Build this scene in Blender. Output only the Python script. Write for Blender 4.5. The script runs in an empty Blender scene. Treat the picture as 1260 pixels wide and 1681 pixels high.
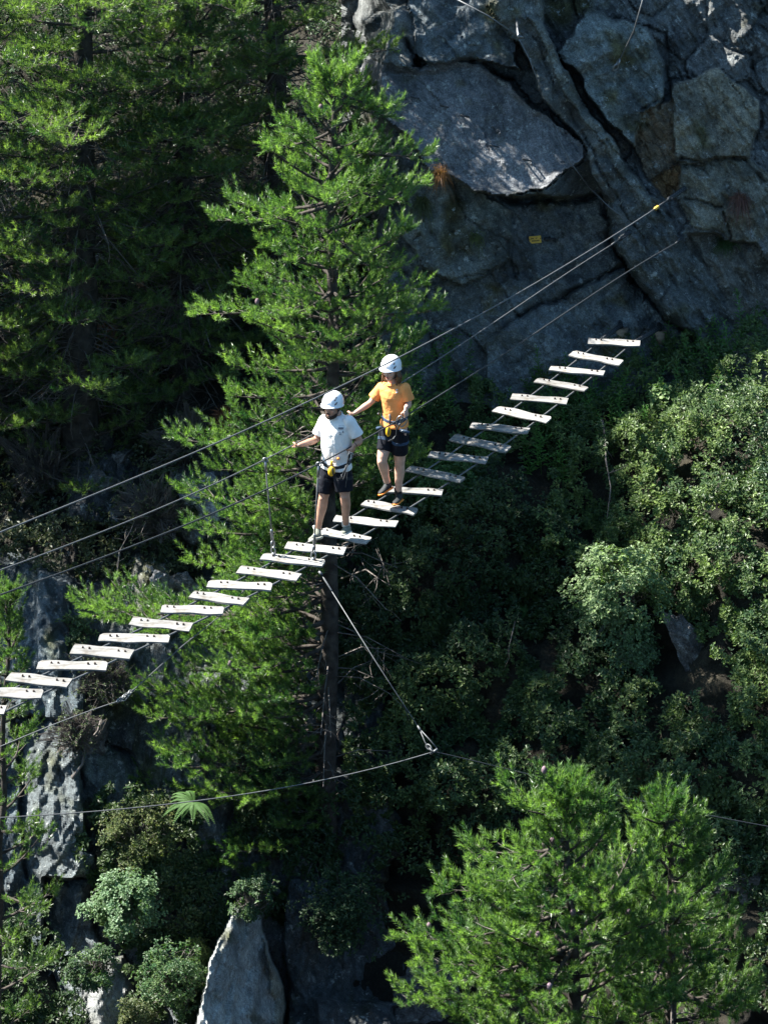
import bpy, bmesh, math, random
import numpy as np
from mathutils import Vector, Matrix

# ------------------------------------------------------------------ camera, sky, sun, exposure
S = bpy.context.scene
COL = S.collection
F = 4375.0                      # focal length in photo pixels (1260 wide)
TH = math.radians(25.0)         # camera looks 25 degrees down
CT, ST = math.cos(TH), math.sin(TH)
cd = bpy.data.cameras.new('camera')
cam = bpy.data.objects.new('camera', cd); COL.objects.link(cam)
cam.location = (0, 0, 0); cam.rotation_euler = (math.radians(90) - TH, 0, 0)
cd.sensor_fit = 'HORIZONTAL'; cd.sensor_width = 36; cd.lens = F / 1260 * 36
cd.clip_start = .5; cd.clip_end = 900
S.camera = cam
SUN = Vector((-0.62, 0.20, 0.76)).normalized()
sun_el = math.asin(SUN.z); sun_az = math.atan2(SUN.x, SUN.y)
W = bpy.data.worlds.new('World'); S.world = W; W.use_nodes = True
wn = W.node_tree.nodes; wl = W.node_tree.links
sky = wn.new('ShaderNodeTexSky'); sky.sky_type = 'NISHITA'; sky.sun_disc = False
sky.sun_elevation = sun_el; sky.sun_rotation = sun_az % (2 * math.pi)
wn['Background'].inputs['Strength'].default_value = 0.062
wb = wn.new('ShaderNodeVectorMath'); wb.operation = 'MULTIPLY'; wb.inputs[1].default_value = (.74, 1.0, 1.06)   # the photograph's cool green white balance
wl.new(sky.outputs[0], wb.inputs[0]); wl.new(wb.outputs[0], wn['Background'].inputs['Color'])
sl = bpy.data.lights.new('sun', 'SUN'); sl.energy = 5.0; sl.angle = math.radians(.5); sl.color = (1, .965, .89)
so = bpy.data.objects.new('sun', sl); COL.objects.link(so); so.rotation_euler = (-SUN).to_track_quat('-Z', 'Y').to_euler()
so.location = SUN * 60
S.view_settings.view_transform = 'Standard'; S.view_settings.look = 'None'; S.view_settings.gamma = 1
S.view_settings.use_curve_mapping = False
S.view_settings.exposure = 2.1
try:
    S.cycles.max_bounces = 5; S.cycles.diffuse_bounces = 3; S.cycles.transmission_bounces = 3
    S.cycles.use_denoising = True
except Exception: pass

rng = np.random.default_rng(7)
R = random.Random(11)

# ------------------------------------------------------------------ helpers
def P(px, py, Y):
    """world point seen at photo pixel (px,py) whose world y is Y (arrays welcome)"""
    u = (px - 630.0) / F; v = (840.5 - py) / F
    t = Y / (CT + v * ST)
    return np.stack([np.broadcast_to(u * t, np.shape(u * t)), np.broadcast_to(Y + 0 * u + 0 * v, np.shape(u * t)), t * (-ST + v * CT)], -1)
def Pz(px, py, Z):
    u = (px - 630.0) / F; v = (840.5 - py) / F
    t = Z / (-ST + v * CT)
    return np.array([u * t, t * (CT + v * ST), Z])
def V(a): return Vector((float(a[0]), float(a[1]), float(a[2])))

def perlin(p, seed=0):
    p = np.asarray(p, dtype=np.float64); i = np.floor(p).astype(np.int64); f = p - i
    u = f * f * f * (f * (f * 6 - 15) + 10)
    def g(dx, dy, dz):
        h = ((i[..., 0] + dx) * 73856093) ^ ((i[..., 1] + dy) * 19349663) ^ ((i[..., 2] + dz) * 83492791) ^ (seed * 2654435 + 1013)
        h = (h ^ (h >> 13)) * 1274126177 & 0x7fffffff; h = (h ^ (h >> 16)) & 0xffff
        a = (h & 255) / 256. * 6.28318; b = (h >> 8) / 128. - 1
        c = np.sqrt(np.maximum(0, 1 - b * b))
        return (f[..., 0] - dx) * c * np.cos(a) + (f[..., 1] - dy) * c * np.sin(a) + (f[..., 2] - dz) * b
    x, y, z = u[..., 0], u[..., 1], u[..., 2]
    L = lambda a, b, t: a + (b - a) * t
    return L(L(L(g(0,0,0), g(1,0,0), x), L(g(0,1,0), g(1,1,0), x), y), L(L(g(0,0,1), g(1,0,1), x), L(g(0,1,1), g(1,1,1), x), y), z)
def fbm(p, oct=4, seed=0, ridge=False):
    p = np.asarray(p, float); s = 0; a = 1
    for k in range(oct):
        n = perlin(p * 2 ** k + 17.3 * k, seed + k)
        s = s + a * ((.35 - np.abs(n)) if ridge else n); a *= .5
    return s
def cellular(p, seed=0):
    """distance-to-edge and random id of jittered 2-D cells"""
    i = np.floor(p).astype(np.int64); best = np.full(p.shape[:-1], 9.); sec = best.copy(); idb = best.copy() * 0
    for dx in (-1, 0, 1):
        for dy in (-1, 0, 1):
            cx = i[..., 0] + dx; cy = i[..., 1] + dy
            h = (cx * 73856093) ^ (cy * 19349663) ^ (seed * 83492791 + 77); h = (h ^ (h >> 13)) * 1274126177 & 0x7fffffff; h = h ^ (h >> 15)
            jx = (h & 1023) / 1024.; jy = ((h >> 10) & 1023) / 1024.; r = ((h >> 5) & 1023) / 1024.
            d = np.hypot(cx + jx - p[..., 0], cy + jy - p[..., 1])
            nb = d < best
            sec = np.where(nb, best, np.minimum(sec, d)); idb = np.where(nb, r, idb); best = np.where(nb, d, best)
    return sec - best, idb

def mesh_np(name, v, f, col=None, smooth=False):
    """fast mesh from vertex array (N,3) and face array (M,k) or list of them"""
    v = np.ascontiguousarray(v, dtype=np.float32)
    fl = f if isinstance(f, list) else [f]
    fl = [np.asarray(a, dtype=np.int32) for a in fl if len(a)]
    me = bpy.data.meshes.new(name)
    me.vertices.add(len(v)); me.vertices.foreach_set('co', v.ravel())
    loops = np.concatenate([a.ravel() for a in fl]); sizes = np.concatenate([np.full(len(a), a.shape[1], np.int32) for a in fl])
    me.loops.add(len(loops)); me.loops.foreach_set('vertex_index', loops)
    me.polygons.add(len(sizes)); me.polygons.foreach_set('loop_start', np.concatenate([[0], np.cumsum(sizes)[:-1]]).astype(np.int32))
    me.polygons.foreach_set('loop_total', sizes)
    me.polygons.foreach_set('use_smooth', np.full(len(sizes), smooth))
    if col is not None:
        at = me.color_attributes.new('tint', 'FLOAT_COLOR', 'POINT')
        c = np.ones((len(v), 4), np.float32); c[:, :3] = col; at.data.foreach_set('color', c.ravel())
    me.update(calc_edges=True); me.validate(verbose=False)
    return me

class MB:
    """collects tubes, boxes and hulls; build() links them as one mesh"""
    def __init__(s): s.v = []; s.f3 = []; s.f4 = []; s.n = 0
    def add(s, v, f):
        v = np.asarray(v, float); 
        for a in f: (s.f3 if len(a) == 3 else s.f4).append([i + s.n for i in a])
        s.v.append(v); s.n += len(v)
    def addq(s, v, q3=None, q4=None):
        s.v.append(np.asarray(v, float))
        if q3 is not None: s.f3.extend((np.asarray(q3) + s.n).tolist())
        if q4 is not None: s.f4.extend((np.asarray(q4) + s.n).tolist())
        s.n += len(v)
    def tube(s, pts, rad, seg=6, cap=True):
        pts = np.asarray(pts, float); n = len(pts)
        rad = np.broadcast_to(np.asarray(rad, float), (n,))
        T = np.gradient(pts, axis=0); T /= np.linalg.norm(T, axis=1)[:, None] + 1e-12
        up = np.array([0, 0, 1.]) if abs(T[0][2]) < .9 else np.array([0, 1., 0])
        a0 = np.cross(T[0], up); a0 /= np.linalg.norm(a0); V_ = []
        ang = np.arange(seg) / seg * 2 * math.pi
        for k in range(n):
            a0 = a0 - T[k] * a0.dot(T[k]); a0 /= np.linalg.norm(a0) + 1e-12; b0 = np.cross(T[k], a0)
            V_.append(pts[k] + rad[k] * (np.cos(ang)[:, None] * a0 + np.sin(ang)[:, None] * b0))
        v = np.concatenate(V_); i = np.arange(seg); j = (i + 1) % seg
        q = np.concatenate([np.stack([k * seg + i, k * seg + j, (k + 1) * seg + j, (k + 1) * seg + i], 1) for k in range(n - 1)])
        q3 = None
        if cap and seg >= 3:
            v = np.concatenate([v, pts[:1], pts[-1:]]); c0 = n * seg
            q3 = np.concatenate([np.stack([np.full(seg, c0), j, i], 1), np.stack([np.full(seg, c0 + 1), (n - 1) * seg + i, (n - 1) * seg + j], 1)])
        s.addq(v, q3, q)
    def box(s, c, half, M=None):
        v = np.array([[x, y, z] for x in (-1, 1) for y in (-1, 1) for z in (-1, 1)], float) * np.asarray(half, float)
        if M is not None: v = v @ np.array(M.to_3x3()).T
        s.add(v + np.asarray(c, float), [(0,1,3,2),(4,6,7,5),(0,4,5,1),(2,3,7,6),(0,2,6,4),(1,5,7,3)])
    def loft(s, secs, seg=20):
        """secs: (centre, half-width vector, half-depth vector)"""
        ang = np.arange(seg) / seg * 2 * math.pi; vs = []
        for c, a, b in secs: vs.append(np.asarray(c)[None] + np.cos(ang)[:, None] * np.asarray(a)[None] + np.sin(ang)[:, None] * np.asarray(b)[None])
        n = len(secs); v = np.concatenate(vs + [np.asarray(secs[0][0])[None], np.asarray(secs[-1][0])[None]])
        i = np.arange(seg); j = (i + 1) % seg
        q = np.concatenate([np.stack([k * seg + i, k * seg + j, (k + 1) * seg + j, (k + 1) * seg + i], 1) for k in range(n - 1)])
        c0 = n * seg
        q3 = np.concatenate([np.stack([np.full(seg, c0), j, i], 1), np.stack([np.full(seg, c0 + 1), (n - 1) * seg + i, (n - 1) * seg + j], 1)])
        s.addq(v, q3, q)
    def ball(s, c, r, seg=14, M=None):
        r = np.broadcast_to(np.asarray(r, float), (3,)); th = np.linspace(0, math.pi, seg // 2 + 2); vs = []
        ang = np.arange(seg) / seg * 2 * math.pi
        for t in th[1:-1]: vs.append(np.stack([np.sin(t) * np.cos(ang), np.sin(t) * np.sin(ang), np.full(seg, np.cos(t))], 1))
        n = len(vs); v = np.concatenate(vs + [np.array([[0, 0, 1.], [0, 0, -1.]])]) * r
        if M is not None: v = v @ np.array(M.to_3x3()).T
        i = np.arange(seg); j = (i + 1) % seg
        q = np.concatenate([np.stack([k * seg + i, k * seg + j, (k + 1) * seg + j, (k + 1) * seg + i], 1)[:, ::-1] for k in range(n - 1)])
        c0 = n * seg
        q3 = np.concatenate([np.stack([np.full(seg, c0), i, j], 1), np.stack([np.full(seg, c0 + 1), (n - 1) * seg + j, (n - 1) * seg + i], 1)])
        s.addq(v + np.asarray(c, float), q3, q)
    def mesh(s, name, smooth=True, org=None, col=None):
        v = np.concatenate(s.v)
        if org is not None: v = v - np.asarray(org)
        return mesh_np(name, v, [np.array(s.f4, np.int32).reshape(-1, 4), np.array(s.f3, np.int32).reshape(-1, 3)], col, smooth)
    def build(s, name, mat, parent=None, smooth=True, **kw):
        org = np.array(parent.matrix_world.translation) if parent is not None else None
        return link(name, s.mesh(name, smooth, org), mat, parent, **kw)

def link(name, me, mat, parent=None, label=None, cat=None, group=None, kind=None, loc=None):
    o = bpy.data.objects.new(name, me); COL.objects.link(o)
    if mat is not None and me is not None and not me.materials: me.materials.append(mat)
    if parent is not None: o.parent = parent
    if loc is not None: o.location = loc
    tag(o, label, cat, group, kind); return o
def tag(o, label=None, cat=None, group=None, kind=None):
    for k, x in (('label', label), ('category', cat), ('group', group), ('kind', kind)):
        if x: o[k] = x
def empty(name, loc, label, cat, group=None):
    o = bpy.data.objects.new(name, None); COL.objects.link(o); o.location = V(loc); o.empty_display_size = .2
    o.matrix_world = Matrix.Translation(V(loc)); tag(o, label, cat, group); return o

# ------------------------------------------------------------------ materials
def new_mat(name):
    m = bpy.data.materials.new(name); m.use_nodes = True; nt = m.node_tree
    return m, nt, nt.nodes['Principled BSDF']
def N(nt, typ, **kw):
    n = nt.nodes.new(typ)
    for k, x in kw.items():
        if k in n.inputs: n.inputs[k].default_value = x
        else: setattr(n, k, x)
    return n
def ramp(nt, src, stops):
    r = nt.nodes.new('ShaderNodeValToRGB'); e = r.color_ramp.elements
    while len(e) < len(stops): e.new(.5)
    for k, (p, c) in enumerate(stops): e[k].position = p; e[k].color = (*c, 1) if len(c) == 3 else c
    nt.links.new(src, r.inputs[0]); return r
def g3(x): return (x, x, x)
def flat(name, c, rough=.7, metal=0, nscale=40, namp=.25, bump=0., spec=.3):
    m, nt, b = new_mat(name)
    tc = N(nt, 'ShaderNodeTexCoord'); n = N(nt, 'ShaderNodeTexNoise', Scale=nscale, Detail=5.)
    nt.links.new(tc.outputs['Object'], n.inputs['Vector'])
    r = ramp(nt, n.outputs[0], [(.3, tuple(x * (1 - namp) for x in c)), (.7, tuple(min(1, x * (1 + namp)) for x in c))])
    nt.links.new(r.outputs[0], b.inputs['Base Color']); b.inputs['Roughness'].default_value = rough; b.inputs['Metallic'].default_value = metal
    b.inputs['Specular IOR Level'].default_value = spec
    if bump:
        bp = N(nt, 'ShaderNodeBump', Strength=1., Distance=bump); nt.links.new(n.outputs[0], bp.inputs['Height']); nt.links.new(bp.outputs[0], b.inputs['Normal'])
    return m
def leaf_mat(name, trans=.35, rough=.5, tcol=(1.3, 1.5, .45), spec=.4):
    """foliage: colour from the leaves' own tint attribute, partly translucent"""
    m, nt, b = new_mat(name)
    a = N(nt, 'ShaderNodeVertexColor', layer_name='tint')
    nt.links.new(a.outputs[0], b.inputs['Base Color']); b.inputs['Roughness'].default_value = rough
    b.inputs['Specular IOR Level'].default_value = spec
    t = N(nt, 'ShaderNodeBsdfTranslucent'); mx = N(nt, 'ShaderNodeMixShader', Fac=trans)
    mc = N(nt, 'ShaderNodeVectorMath', operation='MULTIPLY'); mc.inputs[1].default_value = tcol
    nt.links.new(a.outputs[0], mc.inputs[0]); nt.links.new(mc.outputs[0], t.inputs[0])
    nt.links.new(b.outputs[0], mx.inputs[1]); nt.links.new(t.outputs[0], mx.inputs[2])
    nt.links.new(mx.outputs[0], nt.nodes['Material Output'].inputs[0]); return m
def rock_mat(name, base=(.21, .22, .22), dark=(.06, .066, .07), lichen=(.46, .49, .47), lich=.7, attr=True, streak=(1, 1, 1), bumpd=.045, rough=.85):
    m, nt, b = new_mat(name)
    tc = N(nt, 'ShaderNodeTexCoord'); mp = N(nt, 'ShaderNodeMapping'); mp.inputs['Scale'].default_value = streak
    nt.links.new(tc.outputs['Object'], mp.inputs[0]); vec = mp.outputs[0]
    n1 = N(nt, 'ShaderNodeTexNoise', Scale=1.7, Detail=9., Roughness=.68); nt.links.new(vec, n1.inputs['Vector'])
    n2 = N(nt, 'ShaderNodeTexNoise', Scale=13., Detail=8., Roughness=.72); nt.links.new(vec, n2.inputs['Vector'])
    n3 = N(nt, 'ShaderNodeTexNoise', Scale=7., Detail=10., Roughness=.8); nt.links.new(tc.outputs['Object'], n3.inputs['Vector'])
    r1 = ramp(nt, n1.outputs[0], [(.34, dark), (.62, base)])
    r2 = ramp(nt, n2.outputs[0], [(.3, g3(.45)), (.7, g3(1.35))])
    mul = N(nt, 'ShaderNodeMix', data_type='RGBA', blend_type='MULTIPLY'); mul.inputs[0].default_value = 1
    nt.links.new(r1.outputs[0], mul.inputs[6]); nt.links.new(r2.outputs[0], mul.inputs[7]); cur = mul.outputs[2]
    if attr:
        a = N(nt, 'ShaderNodeVertexColor', layer_name='tint')
        m2 = N(nt, 'ShaderNodeMix', data_type='RGBA', blend_type='MULTIPLY'); m2.inputs[0].default_value = 1
        nt.links.new(cur, m2.inputs[6]); nt.links.new(a.outputs[0], m2.inputs[7]); cur = m2.outputs[2]
    n4 = N(nt, 'ShaderNodeTexNoise', Scale=48., Detail=6., Roughness=.75); nt.links.new(tc.outputs['Object'], n4.inputs['Vector'])
    r4 = ramp(nt, n4.outputs[0], [(.36, g3(.55)), (.5, g3(1.)), (.66, g3(1.7))])
    m4 = N(nt, 'ShaderNodeMix', data_type='RGBA', blend_type='MULTIPLY'); m4.inputs[0].default_value = 1; nt.links.new(cur, m4.inputs[6]); nt.links.new(r4.outputs[0], m4.inputs[7]); cur = m4.outputs[2]
    r3 = ramp(nt, n3.outputs[0], [(.575, g3(0)), (.61, g3(lich))])
    mx = N(nt, 'ShaderNodeMix', data_type='RGBA'); nt.links.new(r3.outputs[0], mx.inputs[0]); nt.links.new(cur, mx.inputs[6]); mx.inputs[7].default_value = (*lichen, 1)
    nt.links.new(mx.outputs[2], b.inputs['Base Color']); b.inputs['Roughness'].default_value = rough
    b.inputs['Specular IOR Level'].default_value = .35
    ad = N(nt, 'ShaderNodeMath', operation='ADD'); mm = N(nt, 'ShaderNodeMath', operation='MULTIPLY'); mm.inputs[1].default_value = .35
    nt.links.new(n2.outputs[0], mm.inputs[0]); nt.links.new(n1.outputs[0], ad.inputs[0]); nt.links.new(mm.outputs[0], ad.inputs[1])
    bp = N(nt, 'ShaderNodeBump', Strength=.9, Distance=bumpd * 3); a2 = N(nt, 'ShaderNodeMath', operation='MULTIPLY_ADD'); a2.inputs[1].default_value = .22; nt.links.new(n4.outputs[0], a2.inputs[0]); nt.links.new(ad.outputs[0], a2.inputs[2]); nt.links.new(a2.outputs[0], bp.inputs['Height']); nt.links.new(bp.outputs[0], b.inputs['Normal'])
    return m
def wood_mat(name, lo, hi):
    m, nt, b = new_mat(name); tc = N(nt, 'ShaderNodeTexCoord'); mp = N(nt, 'ShaderNodeMapping'); mp.inputs['Scale'].default_value = (2.2, 38, 20)
    n = N(nt, 'ShaderNodeTexNoise', Scale=1.6, Detail=7., Roughness=.7, Distortion=.4); nt.links.new(tc.outputs['Object'], mp.inputs[0]); nt.links.new(mp.outputs[0], n.inputs['Vector'])
    oi = N(nt, 'ShaderNodeObjectInfo'); r = ramp(nt, n.outputs[0], [(.3, lo), (.62, hi)])
    hv = N(nt, 'ShaderNodeHueSaturation'); mr = N(nt, 'ShaderNodeMapRange'); mr.inputs[3].default_value = .68; mr.inputs[4].default_value = 1.08
    nt.links.new(oi.outputs['Random'], mr.inputs[0]); nt.links.new(mr.outputs[0], hv.inputs['Value']); nt.links.new(r.outputs[0], hv.inputs['Color'])
    n2 = N(nt, 'ShaderNodeTexNoise', Scale=9., Detail=4.); nt.links.new(tc.outputs['Object'], n2.inputs['Vector'])
    r2 = ramp(nt, n2.outputs[0], [(.32, (.55, .48, .40)), (.55, g3(1.0))])
    mx = N(nt, 'ShaderNodeMix', data_type='RGBA', blend_type='MULTIPLY'); mx.inputs[0].default_value = .8
    nt.links.new(hv.outputs[0], mx.inputs[6]); nt.links.new(r2.outputs[0], mx.inputs[7]); nt.links.new(mx.outputs[2], b.inputs['Base Color'])
    bp = N(nt, 'ShaderNodeBump', Strength=.7, Distance=.006); nt.links.new(n.outputs[0], bp.inputs['Height']); nt.links.new(bp.outputs[0], b.inputs['Normal'])
    b.inputs['Roughness'].default_value = .8; return m

M_needle = leaf_mat('pine_needles', trans=.48, rough=.38, tcol=(1.4, 1.65, .55), spec=.7)
M_leaf = leaf_mat('shrub_leaves', trans=.3, rough=.48, tcol=(1.3, 1.5, .5), spec=.45)
M_herb = leaf_mat('herb_leaves', trans=.35, rough=.5, tcol=(1.2, 1.5, .5))
M_bark = flat('bark', (.05, .042, .036), .9, nscale=9, namp=.6, bump=.03)
M_cone = flat('pine_cone', (.16, .11, .13), .8, nscale=60, namp=.5)
M_twig = flat('twig_bark', (.12, .105, .095), .85, nscale=8, namp=.5)
M_rock = rock_mat('gneiss_rock')
M_pale_lit = rock_mat('pale_and_sunlit_rock', base=(.36, .36, .36), dark=(.14, .14, .15), lichen=(.5, .5, .46), lich=.4, attr=False)
M_boulder = rock_mat('boulder_rock', base=(.2, .19, .18), dark=(.07, .07, .07), attr=False)
M_soil = rock_mat('hillside_soil', base=(.028, .026, .018), dark=(.008, .008, .006), lichen=(.07, .07, .04), lich=.4, bumpd=.05)
M_plank = wood_mat('weathered_plank', (.10, .095, .09), (.33, .325, .315))
M_steel = flat('galvanised_steel', (.26, .27, .28), .42, metal=.85, nscale=60, namp=.2)
M_cable = flat('steel_cable', (.12, .125, .13), .55, metal=.5, nscale=120, namp=.4)
M_darksteel = flat('dark_cable', (.06, .065, .07), .5, metal=.6, nscale=80)
M_bolt = flat('rusty_bolt', (.05, .035, .03), .6, metal=.5)
M_rubber = flat('black_webbing', (.02, .022, .026), .7)
M_blue = flat('blue_grey_webbing', (.04, .07, .12), .8)
M_yellow = flat('yellow_nylon', (.75, .42, .02), .6, namp=.1)
M_sign = flat('yellow_sign_paint', (.75, .46, .08), .5, nscale=20, namp=.12)
M_ink = flat('dark_print', (.06, .05, .03), .6)

# ------------------------------------------------------------------ hillside
ctrl = [ # photo x, photo y, distance Y of the hillside there
 (-600,-800,52),(300,-800,50),(1200,-800,46),(1900,-800,44),
 (-600,0,42),(0,0,41),(300,0,41),(560,60,38.5),(900,0,37.2),(1260,0,37),(1700,0,36),
 (0,300,38.2),(150,300,37.5),(420,300,37),(620,300,35.8),(900,300,36.1),(1260,300,35.9),
 (60,600,35),(300,600,34.6),(540,600,34),(760,600,34.5),(1000,600,34.4),(1200,560,34.3),(1700,500,33),
 (60,850,32.6),(300,760,33),(300,950,31.9),(560,850,32.4),(800,900,31.6),(980,760,32.6),(1200,700,31.8),(1200,950,30.2),(960,950,31.4),
 (60,1100,30.6),(250,1150,30.3),(560,1100,31.2),(800,1200,30.4),(1000,1150,30.1),(1200,1300,28.4),
 (-600,1100,29.5),(-100,1400,28),(60,1500,28.2),(230,1400,28.7),(430,1450,29.3),(430,1620,28.9),(620,1400,30.),(640,1600,29.6),(850,1500,28.9),(1200,1681,26.6),
 (-600,1700,25),(200,1750,26.5),(1000,1800,26.5),(1800,1500,26),(-600,2400,19),(600,2400,20.5),(1900,2400,20)]
ctrl = np.array(ctrl, float)
def tps_fit(c):
    xy = c[:, :2] / 400; n = len(xy); r = np.linalg.norm(xy[:, None] - xy[None], axis=2)
    K = np.where(r > 0, r * r * np.log(r + 1e-9), 0) + np.eye(n) * .02
    A = np.zeros((n + 3, n + 3)); A[:n, :n] = K; A[:n, n] = 1; A[:n, n + 1:] = xy; A[n, :n] = 1; A[n + 1:, :n] = xy.T
    return np.linalg.solve(A, np.concatenate([c[:, 2], [0, 0, 0]]))
wts = tps_fit(ctrl)
def baseY(px, py):
    px = np.asarray(px, float); py = np.asarray(py, float); px, py = np.broadcast_arrays(px, py)
    xy = ctrl[:, :2] / 400; o = wts[-3] + wts[-2] * px / 400 + wts[-1] * py / 400
    for k in range(len(xy)):
        r2 = (px / 400 - xy[k, 0]) ** 2 + (py / 400 - xy[k, 1]) ** 2
        o = o + wts[k] * .5 * r2 * np.log(r2 + 1e-12)
    return o
def hillY(px, py):
    px = np.asarray(px, float); py = np.asarray(py, float)
    q = np.stack(np.broadcast_arrays(px / 170., py / 130., 0 * px + 3.1), -1)
    return baseY(px, py) + .55 * fbm(q, 5, 3) - .25 * fbm(q * 2.3, 4, 9, True)
gx = np.arange(-700, 1961, 7.); gy = np.arange(-900, 2301, 7.)
PX, PY = np.meshgrid(gx, gy)
YY = hillY(PX, PY)
# the cliff stands in front of the hillside in its own area: push the soil behind it
incl = (1 / (1 + np.exp(-(PX - 640) / 18))) * (1 / (1 + np.exp((PY - 625) / 14)))
YY = YY + 2.2 * incl + 1.1 / (1 + np.exp((PX - 600) / 30)) / (1 + np.exp(-(PY - 760) / 30)) / (1 + np.exp(-(PX + 180) / 30)) / (1 + np.exp((PY - 1760) / 20))
vv = P(PX, PY, YY).reshape(-1, 3)
def grid_faces(nx, ny):
    i = np.arange(ny - 1)[:, None] * nx + np.arange(nx - 1)[None]
    i = i.ravel(); return np.stack([i, i + nx, i + nx + 1, i + 1], 1)
n_ = fbm(vv * .9, 4, 21)[:, None]; k_ = np.clip(n_ * 2.2 + .3, 0, 1)
rockish = np.exp(-(((vv[:, 0] + 3.4) / .9) ** 2))[:, None] * (vv[:, 2:3] < -14)
tint = (1 - k_) * np.array([1.0, .9, .75]) + k_ * np.array([1.25, 1.15, 1.0])
tint = tint * (1 - rockish) + rockish * np.array([2.0, 2.3, 2.7])
hill = link('hillside', mesh_np('hillside', vv, grid_faces(len(gx), len(gy)), tint, True), M_soil, kind='structure')

# outer ground: the hill going on above and to the sides, the gorge floor and the near bank
ox = np.linspace(-160, 160, 81); prof = [(-120, 6), (-40, 0), (-6, -2.2), (2, -6), (9, -20), (13, -30), (16.5, -31), (19, -29), (22.5, -23.5), (28, -19), (33.5, -15), (38, -11.2), (45, -5), (60, 8), (85, 30), (130, 60)]
oy = []; oz = []
for (a, b), (c, d) in zip(prof[:-1], prof[1:]):
    for k in range(5): oy.append(a + (c - a) * k / 5); oz.append(b + (d - b) * k / 5)
oy = np.array(oy + [130]); oz = np.array(oz + [60])
OX, OY = np.meshgrid(ox, oy); OZ = np.repeat(oz[:, None], len(ox), 1) - 2.2
ov = np.stack([OX, OY, OZ], -1).reshape(-1, 3); ov[:, 2] += 1.5 * fbm(ov / 9, 3, 5)
link('ground', mesh_np('ground', ov, grid_faces(len(ox), len(oy)), np.full((len(ov), 3), 1.), True), M_soil, kind='structure')

# ------------------------------------------------------------------ cliff, facet by facet
def sdf(px, py, poly):
    """signed pixel distance, positive inside"""
    poly = np.asarray(poly, float); d = np.full(px.shape, 1e9); ins = np.zeros(px.shape, bool)
    for (x0, y0), (x1, y1) in zip(poly, np.roll(poly, -1, 0)):
        ex, ey = x1 - x0, y1 - y0; t = np.clip(((px - x0) * ex + (py - y0) * ey) / (ex * ex + ey * ey), 0, 1)
        d = np.minimum(d, np.hypot(px - x0 - t * ex, py - y0 - t * ey))
        c = ((y0 > py) != (y1 > py)) & (px < ex * (py - y0) / (ey if ey else 1e-9) + x0); ins ^= c
    return np.where(ins, d, -d)
def inpoly(px, py, poly): return sdf(np.asarray(px, float), np.asarray(py, float), poly) > 0
GRY, BRN, MOS, LIL = (.98, .98, .96), (1.4, .96, .6), (.55, .62, .25), (1.12, 1.1, 1.15)
facets = [ # polygon, Y at centre, dY per 100px to the right, dY per 100px up, round width px, bulge, tint
 ([(540,-400),(1560,-400),(1560,900),(540,900)], 34.5, .0, .25, 1, 0, GRY),
 ([(560,-300),(860,-300),(835,40),(850,115),(770,104),(705,110),(660,60),(664,0)], 34.72, -.15, .28, 10, .0, (.72,.82,.9)),
 ([(588,33),(660,8),(679,61),(685,92),(671,116),(615,100)], 34.55, .25, .5, 12, .12, GRY),
 ([(640,330),(830,320),(1000,318),(1015,400),(1145,570),(1120,850),(780,850),(600,850),(620,480)], 34.25, .05, .2, 6, .0, (.95,1.02,1.05)),
 ([(800,560),(850,521),(933,489),(1021,432),(1060,480),(1150,590),(1120,860),(820,860)], 34.12, .08, .22, 6, .0, (1.1,1.2,1.25)),
 ([(690,262),(745,290),(800,330),(840,345),(835,420),(760,470),(700,440),(660,380)], 34.05, .25, .25, 16, .08, (1.1,1.15,1.05)),
 ([(560,75),(615,100),(688,108),(782,103),(838,139),(893,183),(938,222),(960,239),(960,261),(927,280),(893,311),(832,322),(782,328),(743,289),(700,272),(671,222),(615,190),(585,128)], 34.0, .09, .5, 7, .03, LIL),
 ([(832,322),(893,311),(927,280),(960,261),(958,243),(992,300),(975,318),(920,322)], 34.1, .8, -.5, 5, .0, (.85,.95,1.0)),
 ([(915,83),(965,17),(1060,44),(1093,111),(1082,178),(1054,244),(1004,211),(960,139)], 34.35, .1, .3, 30, .22, (1.1,1.2,1.15)),
 ([(1104,140),(1180,105),(1245,170),(1230,262),(1160,292),(1105,265)], 34.44, .06, .27, 26, .08, (1.5,1.35,1.05)),
 ([(1055,175),(1108,160),(1110,270),(1062,292),(1040,240)], 34.52, .15, .2, 8, .03, (1.7,1.3,.9)),
 ([(1062,290),(1112,272),(1122,300),(1085,330)], 34.6, .2, .2, 8, .03, (2.3,1.4,.7)),
 ([(1115,270),(1230,258),(1310,330),(1240,400),(1140,380),(1100,330)], 34.3, .06, .27, 22, .12, (1.35,1.25,1.0)),
 ([(1130,390),(1240,400),(1330,520),(1260,640),(1180,600),(1120,470)], 34.2, .0, .28, 20, .1, (1.2,1.1,.95)),
 ([(780,-300),(900,-300),(890,40),(960,165),(1020,255),(1062,315),(1125,400),(1215,540),(1160,575),(1092,525),(1040,452),(1003,392),(987,315),(958,236),(900,168),(850,80),(800,0)], 34.12, .28, .2, 8, .05, (.85,.88,.85)),
 ([(865,30),(890,42),(960,165),(1020,255),(1075,330),(1060,338),(1000,255),(935,160)], 34.02, .35, .2, 4, .0, (1.0,1.02,.92)),
]
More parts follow.
